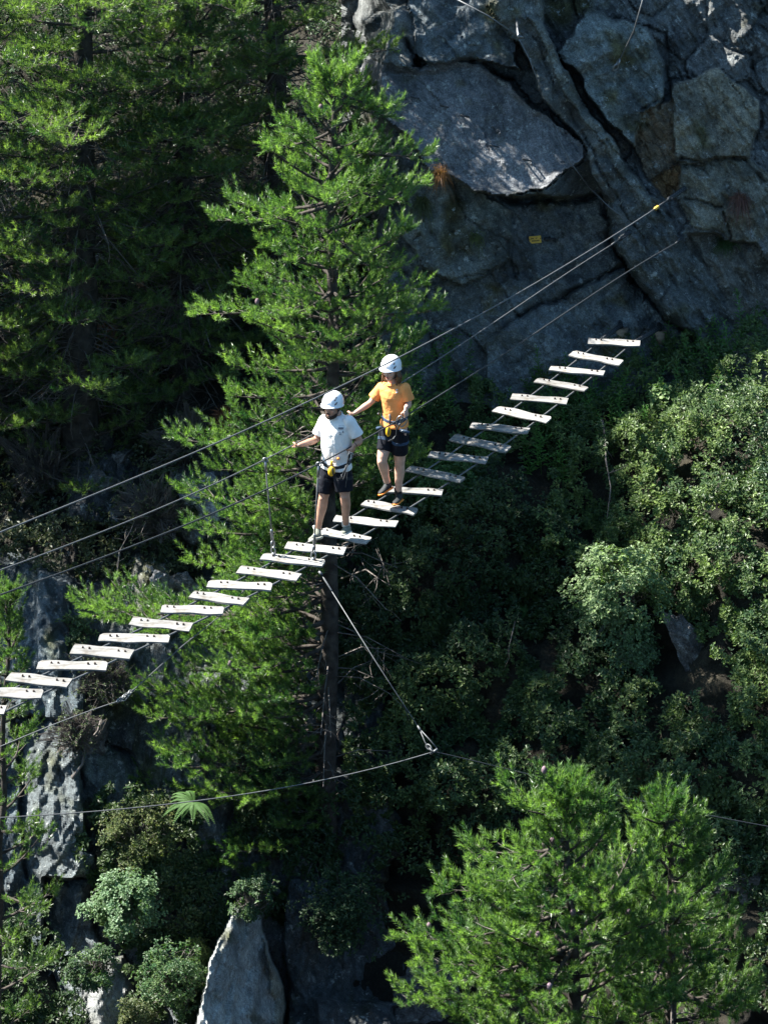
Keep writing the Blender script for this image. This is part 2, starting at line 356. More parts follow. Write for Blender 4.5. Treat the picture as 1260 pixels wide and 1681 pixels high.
cracks = [([(850,521),(933,489),(1021,432)], 5, .35), ([(745,300),(760,360),(830,400),(845,460)], 3, .12), ([(660,60),(690,108),(770,104),(838,130)], 6, .4),
 ([(995,330),(1003,392),(1040,452),(1092,525),(1150,575)], 10, .6), ([(825,328),(900,329),(990,323)], 8, .5), ([(640,430),(700,470),(700,560),(720,620)], 4, .2),
 ([(1095,40),(1100,150),(1055,170)], 4, .2), ([(1062,290),(1120,262),(1225,262),(1260,300)], 4, .2), ([(940,330),(925,385),(900,400)], 2, .08),
 ([(700,470),(800,440),(850,521)], 3, .12), ([(900,60),(960,170),(1060,310)], 3, .15), ([(870,60),(1000,300),(1080,440)], 3, .1), ([(690,380),(660,420),(700,440)], 3, .1),
 ([(1150,110),(1170,180),(1160,240)], 2, .1), ([(1120,330),(1180,340),(1200,400)], 3, .2), ([(800,175),(796,230),(810,262)], 2, .05), ([(700,160),(735,200),(720,250)], 2, .04),
 ([(1030,560),(1080,500),(1100,460)],2,.1), ([(640,560),(740,540),(800,580)],3,.15), ([(1170,60),(1230,90),(1260,160)],4,.2), ([(960,20),(1090,50)],4,.2)]
def tri(x): return np.abs(x - np.floor(x) - .5) * 2
def angular(X, Y_, seed, amp=1.):
    """folded planar relief, as broken rock shows"""
    qq = np.stack([X / 120, Y_ / 120, 0 * X], -1); n1, n2 = fbm(qq, 3, seed), fbm(qq + 9, 3, seed + 1)
    return amp * (.16 * tri((X * .55 + Y_ * .83) / 150 + .8 * n1) + .12 * tri((X * .93 - Y_ * .35) / 105 + .9 * n2) + .06 * tri((X * .4 + Y_ * .9) / 47 + 1.2 * n2) + .045 * tri((X * .8 - Y_ * .6) / 31 + 1.3 * n1) + .02 * tri((X * .6 + Y_ * .8) / 13 + 2 * n1))
cxs = np.arange(560, 1500, 3.); cys = np.arange(-330, 790, 3.)
CX, CY = np.meshgrid(cxs, cys)
q = np.stack([CX / 45, CY / 45, 0 * CX], -1)
wx = CX + 10 * fbm(q, 5, 31) + 14 * fbm(q / 2.7, 2, 35); wy = CY + 10 * fbm(q, 5, 41) + 14 * fbm(q / 2.7, 2, 45)
D = np.full(CX.shape, 40.); TI = np.ones(CX.shape + (3,))
for k, (poly, y0, ddx, ddy, w, bl, tc_) in enumerate(facets):
    sd = sdf(wx, wy, poly); c = np.mean(poly, 0) if k else np.array([950, 300])
    d = y0 + ddx * (CX - c[0]) / 100 + ddy * (c[1] - CY) / 100 - .6 * bl * (1 - np.exp(-np.maximum(sd, 0) / w)) + 0
    if k == 0:
        e, idc = cellular(np.stack([wx / 95, wy / 80], -1), 4); d = d + .22 * (idc - .5) + .05 * np.exp(-e * 14)
    blend = np.clip(sd / 2. + .5, 0, 1); D = D * (1 - blend) + d * blend
    TI = TI * (1 - blend[..., None]) + np.array(tc_) * blend[..., None]
for pl, w, dep in cracks:
    for (x0, y0), (x1, y1) in zip(pl[:-1], pl[1:]):
        ex, ey = x1 - x0, y1 - y0; t = np.clip(((wx - x0) * ex + (wy - y0) * ey) / (ex * ex + ey * ey), 0, 1)
        dd = np.hypot(wx - x0 - t * ex, wy - y0 - t * ey); D += dep * .5 * np.exp(-(dd / (w * .6)) ** 2) * np.clip(.6 + 1.3 * fbm(q * .9, 3, 55), .1, 1.3)
        TI *= 1 - .45 * np.exp(-(dd / w) ** 2)[..., None]
# strata: fine relief dragged along the grain of the rock
u1 = (CX * .53 + CY * .85); u2 = (-CX * .85 + CY * .53)
rough = .022 + .03 * (CX > 1040)
D += rough * fbm(np.stack([u1 / 40, u2 / 9, 0 * u1], -1), 4, 61) * 1.6 + .05 * fbm(q * 1.2, 5, 71) 
e2, id2 = cellular(np.stack([u1 / 60, u2 / 22], -1) + .25 * fbm(q, 3, 77)[..., None], 8)
D += .07 * (id2 - .5) * (1 + .8 * (CX > 1040)) * np.clip(.5 + 1.6 * fbm(q * .5, 2, 99), 0, 1) + .12 * fbm(q * .35, 4, 98, True)
moss = np.clip(fbm(np.stack([CX / 70, CY / 60, 0 * CX], -1), 4, 91) * 3 + 1.5 * np.exp(-(((CX - 940) / 90) ** 2 + ((CY - 15) / 40) ** 2)) + 1.1 * np.exp(-(((CX - 1010) / 30) ** 2 + ((CY - 120) / 60) ** 2)) + 1.2 * np.exp(-(((CX - 775) / 25) ** 2 + ((CY - 400) / 35) ** 2)) - .75, 0, 1)
TI = TI * (1 - moss[..., None]) + np.array([.62, .55, .26]) * moss[..., None]
slabm = np.clip(sdf(wx, wy, facets[6][0]) / 12., 0, 1); D -= angular(CX, CY, 300, .85) * (1 - .8 * slabm)
# fade the rim of the sheet back into the hill
rim = np.clip((CX - 590 + 25 * fbm(q * .7, 2, 5)) / 45, 0, 1) * np.clip((770 - CY) / 40, 0, 1)
D = D + (1 - rim) * 2.0
cliff = link('cliff', mesh_np('cliff', P(CX, CY, D).reshape(-1, 3), grid_faces(len(cxs), len(cys)), TI.reshape(-1, 3), False), M_rock, kind='structure')
# broken rock face in the lower left, its two pale ribs tinted up to look sunlit
lxs = np.arange(-260, 760, 3.); lys = np.arange(640, 1820, 3.); LX, LY = np.meshgrid(lxs, lys); ql = np.stack([LX / 45, LY / 60, 0 * LX], -1)
lx = LX + 9 * fbm(ql, 5, 131) + 14 * fbm(ql / 2.5, 2, 135); ly = LY + 10 * fbm(ql, 5, 141)
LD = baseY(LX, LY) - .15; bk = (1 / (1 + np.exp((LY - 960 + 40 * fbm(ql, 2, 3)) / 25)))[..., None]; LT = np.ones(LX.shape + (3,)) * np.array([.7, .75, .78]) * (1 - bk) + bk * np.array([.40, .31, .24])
for poly, off, ddx, ddy, w, tc_ in [
  ([(-260,930),(30,900),(130,960),(150,1080),(128,1250),(160,1420),(110,1560),(-260,1600)], -.5, -.25, .05, 14, (.6,.72,.8)),  # left crag tints lowered to stand in for shade
  ([(60,930),(118,960),(120,1060),(95,1140),(60,1100)], -.85, .5, .1, 10, (.75,.88,1.0)),
  ([(20,1170),(120,1190),(150,1330),(125,1500),(40,1440)], -.8, -.4, .1, 14, (.65,.72,.75)),
  ([(128,1210),(210,1230),(260,1330),(200,1420),(140,1400)], -.3, .4, .1, 14, (.9,1.0,1.0)),
  ([(70,1440),(150,1440),(170,1620),(120,1700),(70,1560)], -.5, -.3, .1, 12, (.9,1.0,1.05)),
  ([(140,1900),(132,1650),(148,1575),(205,1570),(218,1640),(222,1900)], -1.3, .9, .1, 14, (1.8,1.75,1.7)),
  ([(290,1900),(330,1640),(358,1540),(382,1490),(425,1497),(445,1545),(460,1610),(466,1700),(470,1900)], -1.5, 1.1, .15, 16, (2.6,2.55,2.45)),
  ([(440,1540),(462,1620),(470,1800),(440,1800),(450,1650)], -1.2, 1.8, .1, 8, (2.2,2.0,1.6)),
  ([(470,1440),(720,1450),(760,1900),(470,1900)], -.3, .3, .0, 14, (.6,.66,.7)),
  ([(520,1640),(720,1660),(760,1900),(500,1900)], -.7, .2, .0, 14, (.7,.72,.75)),
  ([(215,910),(285,905),(330,990),(310,1040),(220,1010)], -.45, .3, .2, 10, (1.3,1.2,1.05)),
  ([(280,760),(370,765),(380,880),(320,900),(270,840)], -.5, .25, .2, 10, (1.6,1.5,1.45)),
  ([(100,690),(215,680),(230,790),(200,870),(110,850)], -.4, .2, .2, 10, (.9,.9,.95))]:
    sd = sdf(lx, ly, poly); c = np.mean(poly, 0); blend = np.clip(sd / 3. + .5, 0, 1)
    d = baseY(LX, LY) + off + ddx * (LX - c[0]) / 100 + ddy * (c[1] - LY) / 100 + .25 * np.exp(-np.maximum(sd, 0) / w)
    LD = LD * (1 - blend) + d * blend; LT = LT * (1 - blend[..., None]) + np.array(tc_) * blend[..., None]
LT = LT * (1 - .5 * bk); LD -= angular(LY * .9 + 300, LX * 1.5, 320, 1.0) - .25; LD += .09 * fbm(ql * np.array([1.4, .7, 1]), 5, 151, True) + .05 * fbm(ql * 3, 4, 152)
ms = np.clip(fbm(ql * .8, 4, 161) * 2.5 - .35, 0, 1)[..., None]; LT = LT * (1 - ms) + np.array([.55, .55, .3]) * ms
lrim = np.clip((LX + 240) / 60, 0, 1) * np.clip((700 + 60 * fbm(ql, 2, 7) - LX) / 60, 0, 1) * np.clip((LY - 690 - 40 * fbm(ql, 2, 8)) / 60, 0, 1) * np.clip(1 - ((LX - 330) / 400) * (1150 - LY) / 400, 0, 1)
LD += (1 - lrim) * 1.8
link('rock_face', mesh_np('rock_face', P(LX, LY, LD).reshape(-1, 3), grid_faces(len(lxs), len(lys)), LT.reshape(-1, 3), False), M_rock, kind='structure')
def cliffY(px, py):
    i = int(np.clip(round((px - 560) / 3), 0, len(cxs) - 1)); j = int(np.clip(round((py + 330) / 3), 0, len(cys) - 1)); return float(D[j, i])

# ------------------------------------------------------------------ pine builder
def tufts_mesh(name, P0, Dr, Ln, needles, nl, nw, colA, colB, seed, org):
    """brushes of needles: P0 bases, Dr directions, Ln shoot lengths"""
    g = np.random.default_rng(seed); n = len(P0); K = needles
    P0 = np.repeat(P0 - org, K, 0); Dd = np.repeat(Dr, K, 0); Ll = np.repeat(Ln, K)
    r = g.normal(size=Dd.shape); r -= Dd * (r * Dd).sum(1)[:, None]; r /= np.linalg.norm(r, axis=1)[:, None] + 1e-9
    s = g.random(len(P0)) ** .8; a = np.radians(g.uniform(38, 66, len(P0)) * (1.1 - .5 * s))
    dn = Dd * np.cos(a)[:, None] + r * np.sin(a)[:, None]; dn[:, 2] += .05
    b = P0 + Dd * (s * Ll)[:, None]; L = nl * g.uniform(.75, 1.15, len(P0))
    w = np.cross(dn, g.normal(size=dn.shape)); w /= np.linalg.norm(w, axis=1)[:, None] + 1e-9; w *= nw * .5
    tip = b + dn * L[:, None]; v = np.stack([b - w, b + w, tip], 1).reshape(-1, 3)
    f = np.arange(len(v), dtype=np.int32).reshape(-1, 3)
    pn = np.clip(.42 + 1.1 * fbm(P0[::K] * 1.7, 3, seed), 0, 1); tv = np.repeat(np.clip(.6 * pn + .5 * g.random(n) ** 1.3, 0, 1), K)[:, None]; c = np.array(colA) * (1 - tv) + np.array(colB) * tv
    c *= (g.uniform(.55, 1.4, len(P0)))[:, None]; c = np.repeat(c, 3, 0)
    return mesh_np(name, v, f, c, False)

def unit(v): return v / (np.linalg.norm(v) + 1e-12)
UP = np.array([0, 0, 1.])
def make_bough(A, T, g, tb, tw, sag=.1, dens=1., width=1., r0=None, bare=.22, droop=0.):
    """limb from A to T with side twigs; tb collects (point, direction, length)"""
    A = np.asarray(A, float); T = np.asarray(T, float); L = np.linalg.norm(T - A); m = MB()
    s = np.linspace(0, 1, 9); hv = unit(np.cross(T - A, UP))
    wob = .04 * L * g.normal(); pts = A + (T - A) * s[:, None] + UP * (-sag * L * np.sin(np.pi * s ** .8))[:, None] + hv * (wob * np.sin(np.pi * s))[:, None]
    r0 = r0 or (.010 + .011 * L); m.tube(pts, r0 * (1 - s) ** .8 + .004, 5, cap=False)
    at = lambda q_: np.array([np.interp(q_, s, pts[:, k]) for k in range(3)])
    n2 = max(4, int(L / .105 * dens)); side = 1
    for k in range(n2):
        q_ = bare + (1 - bare) * (k + g.random()) / n2; side = -side
        p0 = at(q_); tg = unit(at(min(1, q_ + .06)) - at(max(0, q_ - .06)))
        sd = unit(np.cross(tg, UP)) * side
        l2 = width * (.10 + .34 * L * (1 - q_) ** .8 * (.35 + q_)) * g.uniform(.6, 1.25)
        d2 = unit(tg * .75 + sd * g.uniform(.45, 1.1) + UP * g.uniform(-.15, .45))
        p1 = p0 + d2 * l2 + UP * (.08 * l2 - droop * l2); mid = (p0 + p1) / 2 - UP * .05 * l2
        tw.append((p0, mid, p1, .004 + .006 * l2))
        n3 = max(1, int(l2 / .12)); 
        for j in range(n3):
            x = .3 + .7 * (j + g.random() * .6) / n3; pp = p0 * (1 - x) + p1 * x
            dd = unit(d2 * .8 + g.normal(size=3) * .4 + UP * .55); tb.append((pp, dd, g.uniform(.09, .17)))
            if g.random() < .45: tb.append((pp, unit(d2 * .6 + unit(np.cross(d2, UP)) * g.choice([-1, 1]) * .8 + UP * .3), g.uniform(.08, .15)))
        tb.append((p1, unit(d2 * .7 + UP * g.uniform(.2, .9)), g.uniform(.13, .22)))
    for j in range(4): tb.append((at(.9 + .03 * j), unit((T - A) / L * .6 + g.normal(size=3) * .35 + UP * .6), g.uniform(.15, .23)))
    return m
def twigs_mesh(name, tw, org):
    """each twig a three-sided tapering stick with a bend"""
    a = np.array([t[0] for t in tw]); b = np.array([t[1] for t in tw]); c = np.array([t[2] for t in tw]); r = np.array([t[3] for t in tw])
    d = c - a; d /= np.linalg.norm(d, axis=1)[:, None] + 1e-9; x = np.cross(d, [.3, .5, .81]); x /= np.linalg.norm(x, axis=1)[:, None] + 1e-9; y = np.cross(d, x)
    vs = []
    for p, k in ((a, 1.), (b, .8), (c, .45)):
        for an in (0, 2.094, 4.189): vs.append(p + (x * math.cos(an) + y * math.sin(an)) * (r * k)[:, None])
    v = np.stack(vs, 1).reshape(-1, 3) - org; n = len(tw); o = (np.arange(n) * 9)[:, None]
    f = [o + np.array([[i + 3 * k, (i + 1) % 3 + 3 * k, (i + 1) % 3 + 3 * k + 3, i + 3 * k + 3]]) for k in (0, 1) for i in (0, 1, 2)]
    return mesh_np(name, v, np.concatenate(f).astype(np.int32), None, True)

PA, PB = (.022, .075, .030), (.20, .30, .10)
def pine(label, base, top, r_base, explicit, auto, profile, seed, needles=50, nl=.060, nw=.0076, dens=1., sag=.1, colA=PA, colB=PB, group=None,
         cat='tree', lean=0, extra_bare=0, width=1., stems=(), droop=0., zmin=None, aut_el=.0, low_left=0, cones=0):
    """explicit: (trunk fraction from base, tip xyz); auto: number of random boughs; profile(h) radius at fraction h"""
    g = np.random.default_rng(seed); base = np.asarray(base, float); top = np.asarray(top, float)
    t = empty('pine_tree', base, label, cat, group); org = base
    hs = np.linspace(0, 1, 16); H = top[2] - base[2]
    tp = base + (top - base) * hs[:, None]; tp[1:-1, 0] += .05 * np.cumsum(g.normal(size=14)) * .5; 
    at = lambda h: np.array([np.interp(h, hs, tp[:, k]) for k in range(3)])
    m = MB(); m.tube(tp, r_base * (1 - hs) ** .75 + .012, 12)
    m.build('trunk', M_bark, t)
    tb, tw = [], []
    for h, tip in explicit:
        A = at(h); make_bough(A, tip, g, tb, tw, sag, dens, width, droop=droop).build('branch', M_bark, t)
    for k in range(auto):
        h = 1 - (1 - (zmin or .05)) * ((k + g.random()) / auto) ** 1.2; h = min(h, .985); A = at(h); a = k * 2.399 + g.uniform(-.4, .4)
        if h < low_left: a = math.pi + g.uniform(-1.15, 1.0)
        rr = profile(h) * g.uniform(.55, 1.1)
        tip = A + np.array([math.cos(a), math.sin(a), 0]) * rr + UP * (rr * g.uniform(-.05, .35) + .18 + aut_el * rr)
        make_bough(A, tip, g, tb, tw, sag, dens, width, droop=droop).build('branch', M_bark, t)
    # upright leader
    for q_ in np.linspace(0, .5, 12):
        a = g.uniform(0, 6.28); p0 = top - UP * q_ * 1.0
        tb.append((p0, unit(UP * 1.2 + .5 * np.array([math.cos(a), math.sin(a), 0]) * (1 if q_ > .02 else 0)), .16))
    for _ in range(extra_bare):
        h = g.uniform(.1, .75); A = at(h); a = g.uniform(0, 6.28); l = profile(h) * g.uniform(.3, .8)
        c = A + np.array([math.cos(a), math.sin(a), g.uniform(-.5, .1)]) * l; tw.append((A, (A + c) / 2 + UP * .1 * l, c, .012))
        for _k in range(6):
            x = g.uniform(.4, 1); p = A + (c - A) * x; e = p + g.normal(size=3) * .18 * np.array([1, 1, .6]) - UP * .12; tw.append((p, (p + e) / 2 + g.normal(size=3) * .02, e, .004))
    P0 = np.array([x[0] for x in tb]); Dr = np.array([x[1] for x in tb]); Ln = np.array([x[2] for x in tb])
    link('twig', twigs_mesh('twig', tw, org), M_twig, t, kind='stuff')
    link('crown', tufts_mesh('crown', P0, Dr, Ln, needles, nl, nw, colA, colB, seed, org), M_needle, t)
    for k in range(cones):
        i = int(g.integers(len(tb) // 2)); p = tb[i][0] + UP * .10; mc = MB(); mc.ball(p, (.028, .028, .042), 10); mc.build('cone', M_cone, t)
    print('pine', label[:30], len(tb), 'tufts'); return t

def PT(px, py, Y): return P(px, py, Y).reshape(3)

# main pine beside the bridge
YM = 29.9
ex = []
def tips(lst, Y0, trunk, basez, H):
    out = []
    for px, py, dy, rise in lst:
        tip = PT(px, py, Y0 + dy); h = (tip[2] - rise - basez) / H; out.append((float(np.clip(h, .04, .985)), tip))
    return out
mb = PT(540, 1500, YM); mt = PT(548, 122, YM)
H = mt[2] - mb[2]
lst = [(352,362,-.3,-.1),(320,516,-.5,0),(378,330,.3,-.1),(378,600,-.2,.1),(290,722,-.6,.2),(310,868,-.7,.15),(318,925,-.3,.1),(445,240,0,-.2),(410,470,.5,0),(380,650,-.4,.1),
 (300,800,.3,.1),(345,770,-.4,.1),(722,508,-.3,0),(690,470,.3,0),(655,440,-.4,-.1),(640,190,.2,-.3),(705,255,.2,-.2),(690,300,.4,-.2),(640,180,-.1,-.3),(660,330,-.3,-.2),
 (230,1130,-.4,.3),(222,1155,.2,.3),(232,1275,-.3,.3),(260,1230,-.6,.2),(270,1340,-.4,.2),(245,1440,-.4,.2),(290,1380,-.8,.2),(350,1420,-.9,.2),(330,1490,-.5,.1),(310,1050,-.3,.2),(300,1100,-.8,.2),
 (128,992,-.2,.0),(150,1010,-.5,0),(190,1015,.2,.0),(420,1040,-1.,.3),(400,1180,-1.1,.3),(250,1180,-.9,.3),(280,1260,-1.0,.3),(330,1300,-1.1,.3),(310,1180,-1.2,.3),(380,1400,-1.0,.2),(300,1450,-.5,.2),(430,1480,-.8,.2),(440,1150,-1.3,.3),(360,1100,-1.3,.3),(430,1260,-1.,.3),
 (400,980,-.8,.2),(380,900,-.8,.2),(460,1330,-.5,.2),(470,860,-.6,.2),(600,760,-.1,.1),(610,700,.2,.1),(500,600,-.9,0),(560,560,-1.,0),(470,520,-.9,0),(600,520,-.9,0),(480,430,-.8,-.1),(590,420,-.8,-.1),(540,330,-.8,-.1)]
prof = lambda h: np.interp(h, [0, .1, .35, .62, .8, .92, 1], [1.3, 1.6, 1.6, 1.15, .95, .58, .14])
pine('tall bright green pine in the middle rising from the gorge behind the two climbers', mb, mt, .15, tips(lst, YM, None, mb[2], H), 140, prof, 5, cones=8, needles=56, dens=1.1, low_left=.52, sag=.06, zmin=.12, aut_el=.1, extra_bare=60)

# lower right pine with two stems
YR = 21.6
def rl(lst): return lst
b1 = PT(955, 2300, YR); t1 = PT(925, 1322, YR); H1 = t1[2] - b1[2]
l1 = [(690,1580,-.3,.1),(668,1540,0,.1),(720,1400+60,.1,.1),(665,1640,-.4,.1),(770,1400,-.1,.0),(830,1290,.1,-.1),(860,1330,-.3,-.1),(720,1620,-.7,0),(830,1450,-.8,0),(880,1500,-.9,0),(960,1560,-.9,0),(1010,1480,-.6,0),(760,1540,-.5,0),(800,1660,-.8,.1),(900,1640,-1,.1),(990,1330,0,-.1),(905,1290,-.1,-.1),(950,1290,.1,-.1)]
prof1 = lambda h: np.interp(h, [0, .5, .75, .88, .96, 1], [1.9, 1.5, 1.05, .55, .22, .08])
pine('dense pine in the bottom right foreground, its taller left-hand stem', b1, t1, .13, tips(l1, YR, None, b1[2], H1), 60, prof1, 12, cones=10, needles=76, dens=1.15, sag=.04, zmin=.42, aut_el=.4, group=None, extra_bare=50)
b2 = PT(1090, 2300, YR + .5); t2 = PT(1085, 1335, YR + .5); H2 = t2[2] - b2[2]
l2 = [(1195,1500,0,.1),(1220,1560,-.2,.1),(1235,1620,.1,.1),(1180,1440,.2,.1),(1140,1400,-.2,0),(1050,1340,-.2,-.1),(1150,1590,-.8,0),(1080,1560,-.9,0),(1200,1670,-.6,0),(1130,1340,.1,-.1),(1060,1640,-1,0),(1110,1480,-.5,0)]
prof2 = lambda h: np.interp(h, [0, .5, .75, .88, .96, 1], [1.5, 1.15, .8, .45, .2, .08])
pine('slimmer pine in the bottom right corner, right of the dense one', b2, t2, .1, tips(l2, YR + .5, None, b2[2], H2), 42, prof2, 13, needles=70, dens=1.15, sag=.04, zmin=.42, aut_el=.4, extra_bare=40)
# thin pine at the left edge
b3 = PT(8, 2100, 26.); t3 = PT(10, 985, 26.)
prof3 = lambda h: np.interp(h, [0, .4, .75, 1], [.9, .75, .45, .08])
pine('thin loose pine cut by the left edge of the picture below the bridge', b3, t3, .06, [], 70, prof3, 14, needles=44, dens=.9, zmin=.2, sag=.05, colA=(.022, .070, .028), colB=(.15, .22, .07))

# old pines on the upper left slope
olds = [(128, 905, 33.3, 118, -260, .30, 'old pine with a thick dark trunk on the upper left slope'),
        (300, 690, 34.2, 292, -130, .2, 'old pine with layered lit boughs in the upper left, second from the edge'),
        (455, 640, 35.0, 440, -500, .2, 'dark pine between the bright middle pine and the lit boughs, reaching above the frame'),  # its top is raised out of view to shade the slab
        (-25, 860, 33.4, -40, -200, .24, 'shaded old pine cut by the left edge above the bridge')]
tl = {0: [(105,150,-.8,.1),(60,25,-.9,.1),(20,20,-1,.1),(50,112,-.9,.1),(85,218,-1.6,.1),(110,240,-1.8,.1),(100,480,-.8,.2),(60,430,-.9,.2),(40,480,-.9,.2),(150,50,-1,0),(70,300,-.8,.1),(165,640,-1.2,.3),(20,200,-.9,.1),(180,20,-1,.1)],
      1: [(250,95,-1.2,.1),(312,142,-1.2,.1),(350,88,-1.0,.1),(210,150,-1.3,.1),(160,190,-1.2,.1),(240,245,-1.4,.1),(290,232,-1.4,.1),(215,280,-1.2,.1),(360,292,-1.0,.1),(340,240,-1.4,.1),(150,352,-1.0,.1),(210,392,-1.2,.1),(245,432,-1.2,.1),(200,462,-1.2,.2),(220,602,-1.0,.3),(175,660,-1.4,.3),(240,660,-1.0,.3),(400,25,-1,.1),(330,10,-1.2,.1),(260,20,-1.3,.1),(200,60,-1.2,.1)],
      2: [(420,60,-.8,.1),(390,200,-.9,.1),(470,125,-.6,.1),(400,130,-1.2,.1),(350,385,-1.0,.2),(390,470,-.6,.2),(410,400,-.8,.2),(370,560,-.8,.3),(340,580,-1.0,.3),(330,460,-1,.2),(500,30,-.5,0),(380,20,-1,0)],
      3: [(0,290,-.6,.1),(30,300,-.9,.1),(10,100,-.6,.1),(50,620,-.6,.3),(20,540,-.7,.3),(0,420,-.8,.2),(40,700,-.6,.3),(20,590,-.5,.3)]}
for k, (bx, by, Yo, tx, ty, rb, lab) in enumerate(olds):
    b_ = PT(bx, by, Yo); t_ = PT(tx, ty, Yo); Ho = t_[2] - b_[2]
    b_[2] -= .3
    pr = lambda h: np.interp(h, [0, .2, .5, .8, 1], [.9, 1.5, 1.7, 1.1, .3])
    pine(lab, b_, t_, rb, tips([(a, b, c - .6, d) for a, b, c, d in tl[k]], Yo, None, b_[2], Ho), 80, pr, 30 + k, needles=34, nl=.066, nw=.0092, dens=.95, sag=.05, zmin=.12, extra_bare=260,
         colA=(.015, .055, .025), colB=(.19, .26, .09), width=1.1)  # low needle tint darkened to paint the deep shade among these pines

# ------------------------------------------------------------------ broad-leaved shrubs and ground cover
def rosettes(name, pts, nrm, k, ll, lw, colA, colB, seed, org=np.zeros(3), spread=.9, lift=.35, patch=.5):
    g = np.random.default_rng(seed); n = len(pts); K = k
    c = np.repeat(pts - org, K, 0); nn = np.repeat(nrm, K, 0) + g.normal(size=(n * K, 3)) * .25
    nn /= np.linalg.norm(nn, axis=1)[:, None]
    r = g.normal(size=nn.shape); r -= nn * (r * nn).sum(1)[:, None]; r /= np.linalg.norm(r, axis=1)[:, None] + 1e-9
    d = r * spread + nn * g.uniform(lift - .35, lift + .45, len(nn))[:, None]; d /= np.linalg.norm(d, axis=1)[:, None]
    w = np.cross(d, nn); w /= np.linalg.norm(w, axis=1)[:, None] + 1e-9; L = ll * g.uniform(.65, 1.25, len(nn)); ww = w * (lw * .5 * L / ll)[:, None]
    up = np.cross(w, d)
    b = c + d * (L * .12)[:, None]; m = c + d * (L * .6)[:, None]; t = c + d * L[:, None] - up * (L * .12)[:, None]
    v = np.stack([b, m + ww + up * (L * .08)[:, None], t, m - ww + up * (L * .08)[:, None]], 1).reshape(-1, 3)
    i = np.arange(n * K, dtype=np.int32)[:, None] * 4; f = np.concatenate([i + [[0, 1, 2]], i + [[0, 2, 3]]])
    pv = np.clip(.5 + 1.2 * fbm(pts * 1.3, 3, seed + 3), 0, 1); tv = np.clip(patch * pv + (1 - patch) * g.random(n) ** 1.6, 0, 1) ** 1.3
    cc = np.repeat(np.array(colA) * (1 - tv[:, None]) + np.array(colB) * tv[:, None], K, 0) * g.uniform(.7, 1.3, n * K)[:, None]
    return mesh_np(name, v, f.astype(np.int32), np.repeat(cc, 4, 0), False)
def surf_normal(px, py, fn=hillY):
    e = 12.; a = P(px, py, fn(px, py)); bx_ = P(px + e, py, fn(px + e, py)) - a; by_ = P(px, py - e, fn(px, py - e)) - a
    n = np.cross(bx_, by_); n /= np.linalg.norm(n, axis=1)[:, None]; return n
def scatter(poly, n, seed, hmin=0., hmax=.35, jit=18, keep=None):
    """points over the hillside inside a photo-space outline, heaped into mounds"""
    g = np.random.default_rng(seed); poly = np.array(poly, float); lo = poly.min(0); hi = poly.max(0)
    px = g.uniform(lo[0], hi[0], n * 3); py = g.uniform(lo[1], hi[1], n * 3)
    q_ = np.stack([px / 40, py / 40, 0 * px], -1); k = sdf(px + jit * fbm(q_, 3, seed), py + jit * fbm(q_, 3, seed + 9), poly) > 0
    px = px[k][:n]; py = py[k][:n]; pp = P(px, py, hillY(px, py)); kk_ = fbm(pp * 3.4, 2, seed + 70) > -.10; px = px[kk_]; py = py[kk_]; p = P(px, py, hillY(px, py)); nr = surf_normal(px, py); nr = nr * .5 + np.array([0, -.35, .75]); nr /= np.linalg.norm(nr, axis=1)[:, None]
    mound = np.clip(.5 + 1.5 * fbm(p * 1.5, 4, 123), 0, 1) 
    h = hmin + hmax * mound * (g.random(len(p)) ** .45)
    p = p + nr * h[:, None]; 
    return p, nr
def cover(label, poly, n, seed, colA, colB, hmax=.5, k=5, ll=.072, lw=.032, name='alpine_shrub', lift=.35, mat=None, cat='shrub', patch=.5, twigs=0, kind='stuff', hmin=.05):
    p, nr = scatter(poly, n, seed, hmin, hmax); org = p.mean(0)
    o = link(name, rosettes(name, p, nr, k, ll, lw, colA, colB, seed, org, lift=lift, patch=patch), mat or M_leaf, None, label, cat, kind=kind, loc=V(org)); return o

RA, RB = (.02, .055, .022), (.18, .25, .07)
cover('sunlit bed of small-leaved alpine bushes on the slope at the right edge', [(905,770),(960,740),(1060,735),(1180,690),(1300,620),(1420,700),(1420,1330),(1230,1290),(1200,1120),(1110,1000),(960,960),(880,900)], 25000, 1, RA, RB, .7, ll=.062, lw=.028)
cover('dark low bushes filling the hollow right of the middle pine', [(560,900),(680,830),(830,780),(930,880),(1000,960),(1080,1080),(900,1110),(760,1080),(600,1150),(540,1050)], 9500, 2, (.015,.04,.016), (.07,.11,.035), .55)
cover('band of glossy bushes across the middle slope above the bottom right pine', [(560,1090),(760,1060),(900,1110),(1060,1120),(1180,1180),(1290,1240),(1420,1290),(1420,1500),(1150,1450),(960,1330),(800,1330),(560,1330)], 15000, 3, RA, (.14,.19,.06), .6)
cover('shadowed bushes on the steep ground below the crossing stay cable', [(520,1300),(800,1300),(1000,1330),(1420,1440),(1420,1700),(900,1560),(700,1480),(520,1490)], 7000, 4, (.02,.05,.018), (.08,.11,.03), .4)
cover('leafy bushes in sun and shade just below the woman on the bridge', [(560,640),(700,680),(760,620),(860,690),(800,800),(700,850),(600,900),(560,840)], 6500, 5, (.03,.07,.02), (.10,.15,.04), .45, ll=.055, lw=.026)
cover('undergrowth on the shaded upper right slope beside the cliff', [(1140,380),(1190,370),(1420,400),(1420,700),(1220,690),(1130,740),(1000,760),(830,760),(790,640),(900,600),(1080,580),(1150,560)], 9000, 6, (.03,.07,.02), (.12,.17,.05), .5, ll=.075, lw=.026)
cover('dark plants hanging over the top right corner of the cliff', [(1130,-200),(1420,-200),(1420,120),(1240,90),(1190,40),(1150,10)], 2500, 7, (.012,.03,.012), (.03,.05,.02), .4, hmin=1.9)
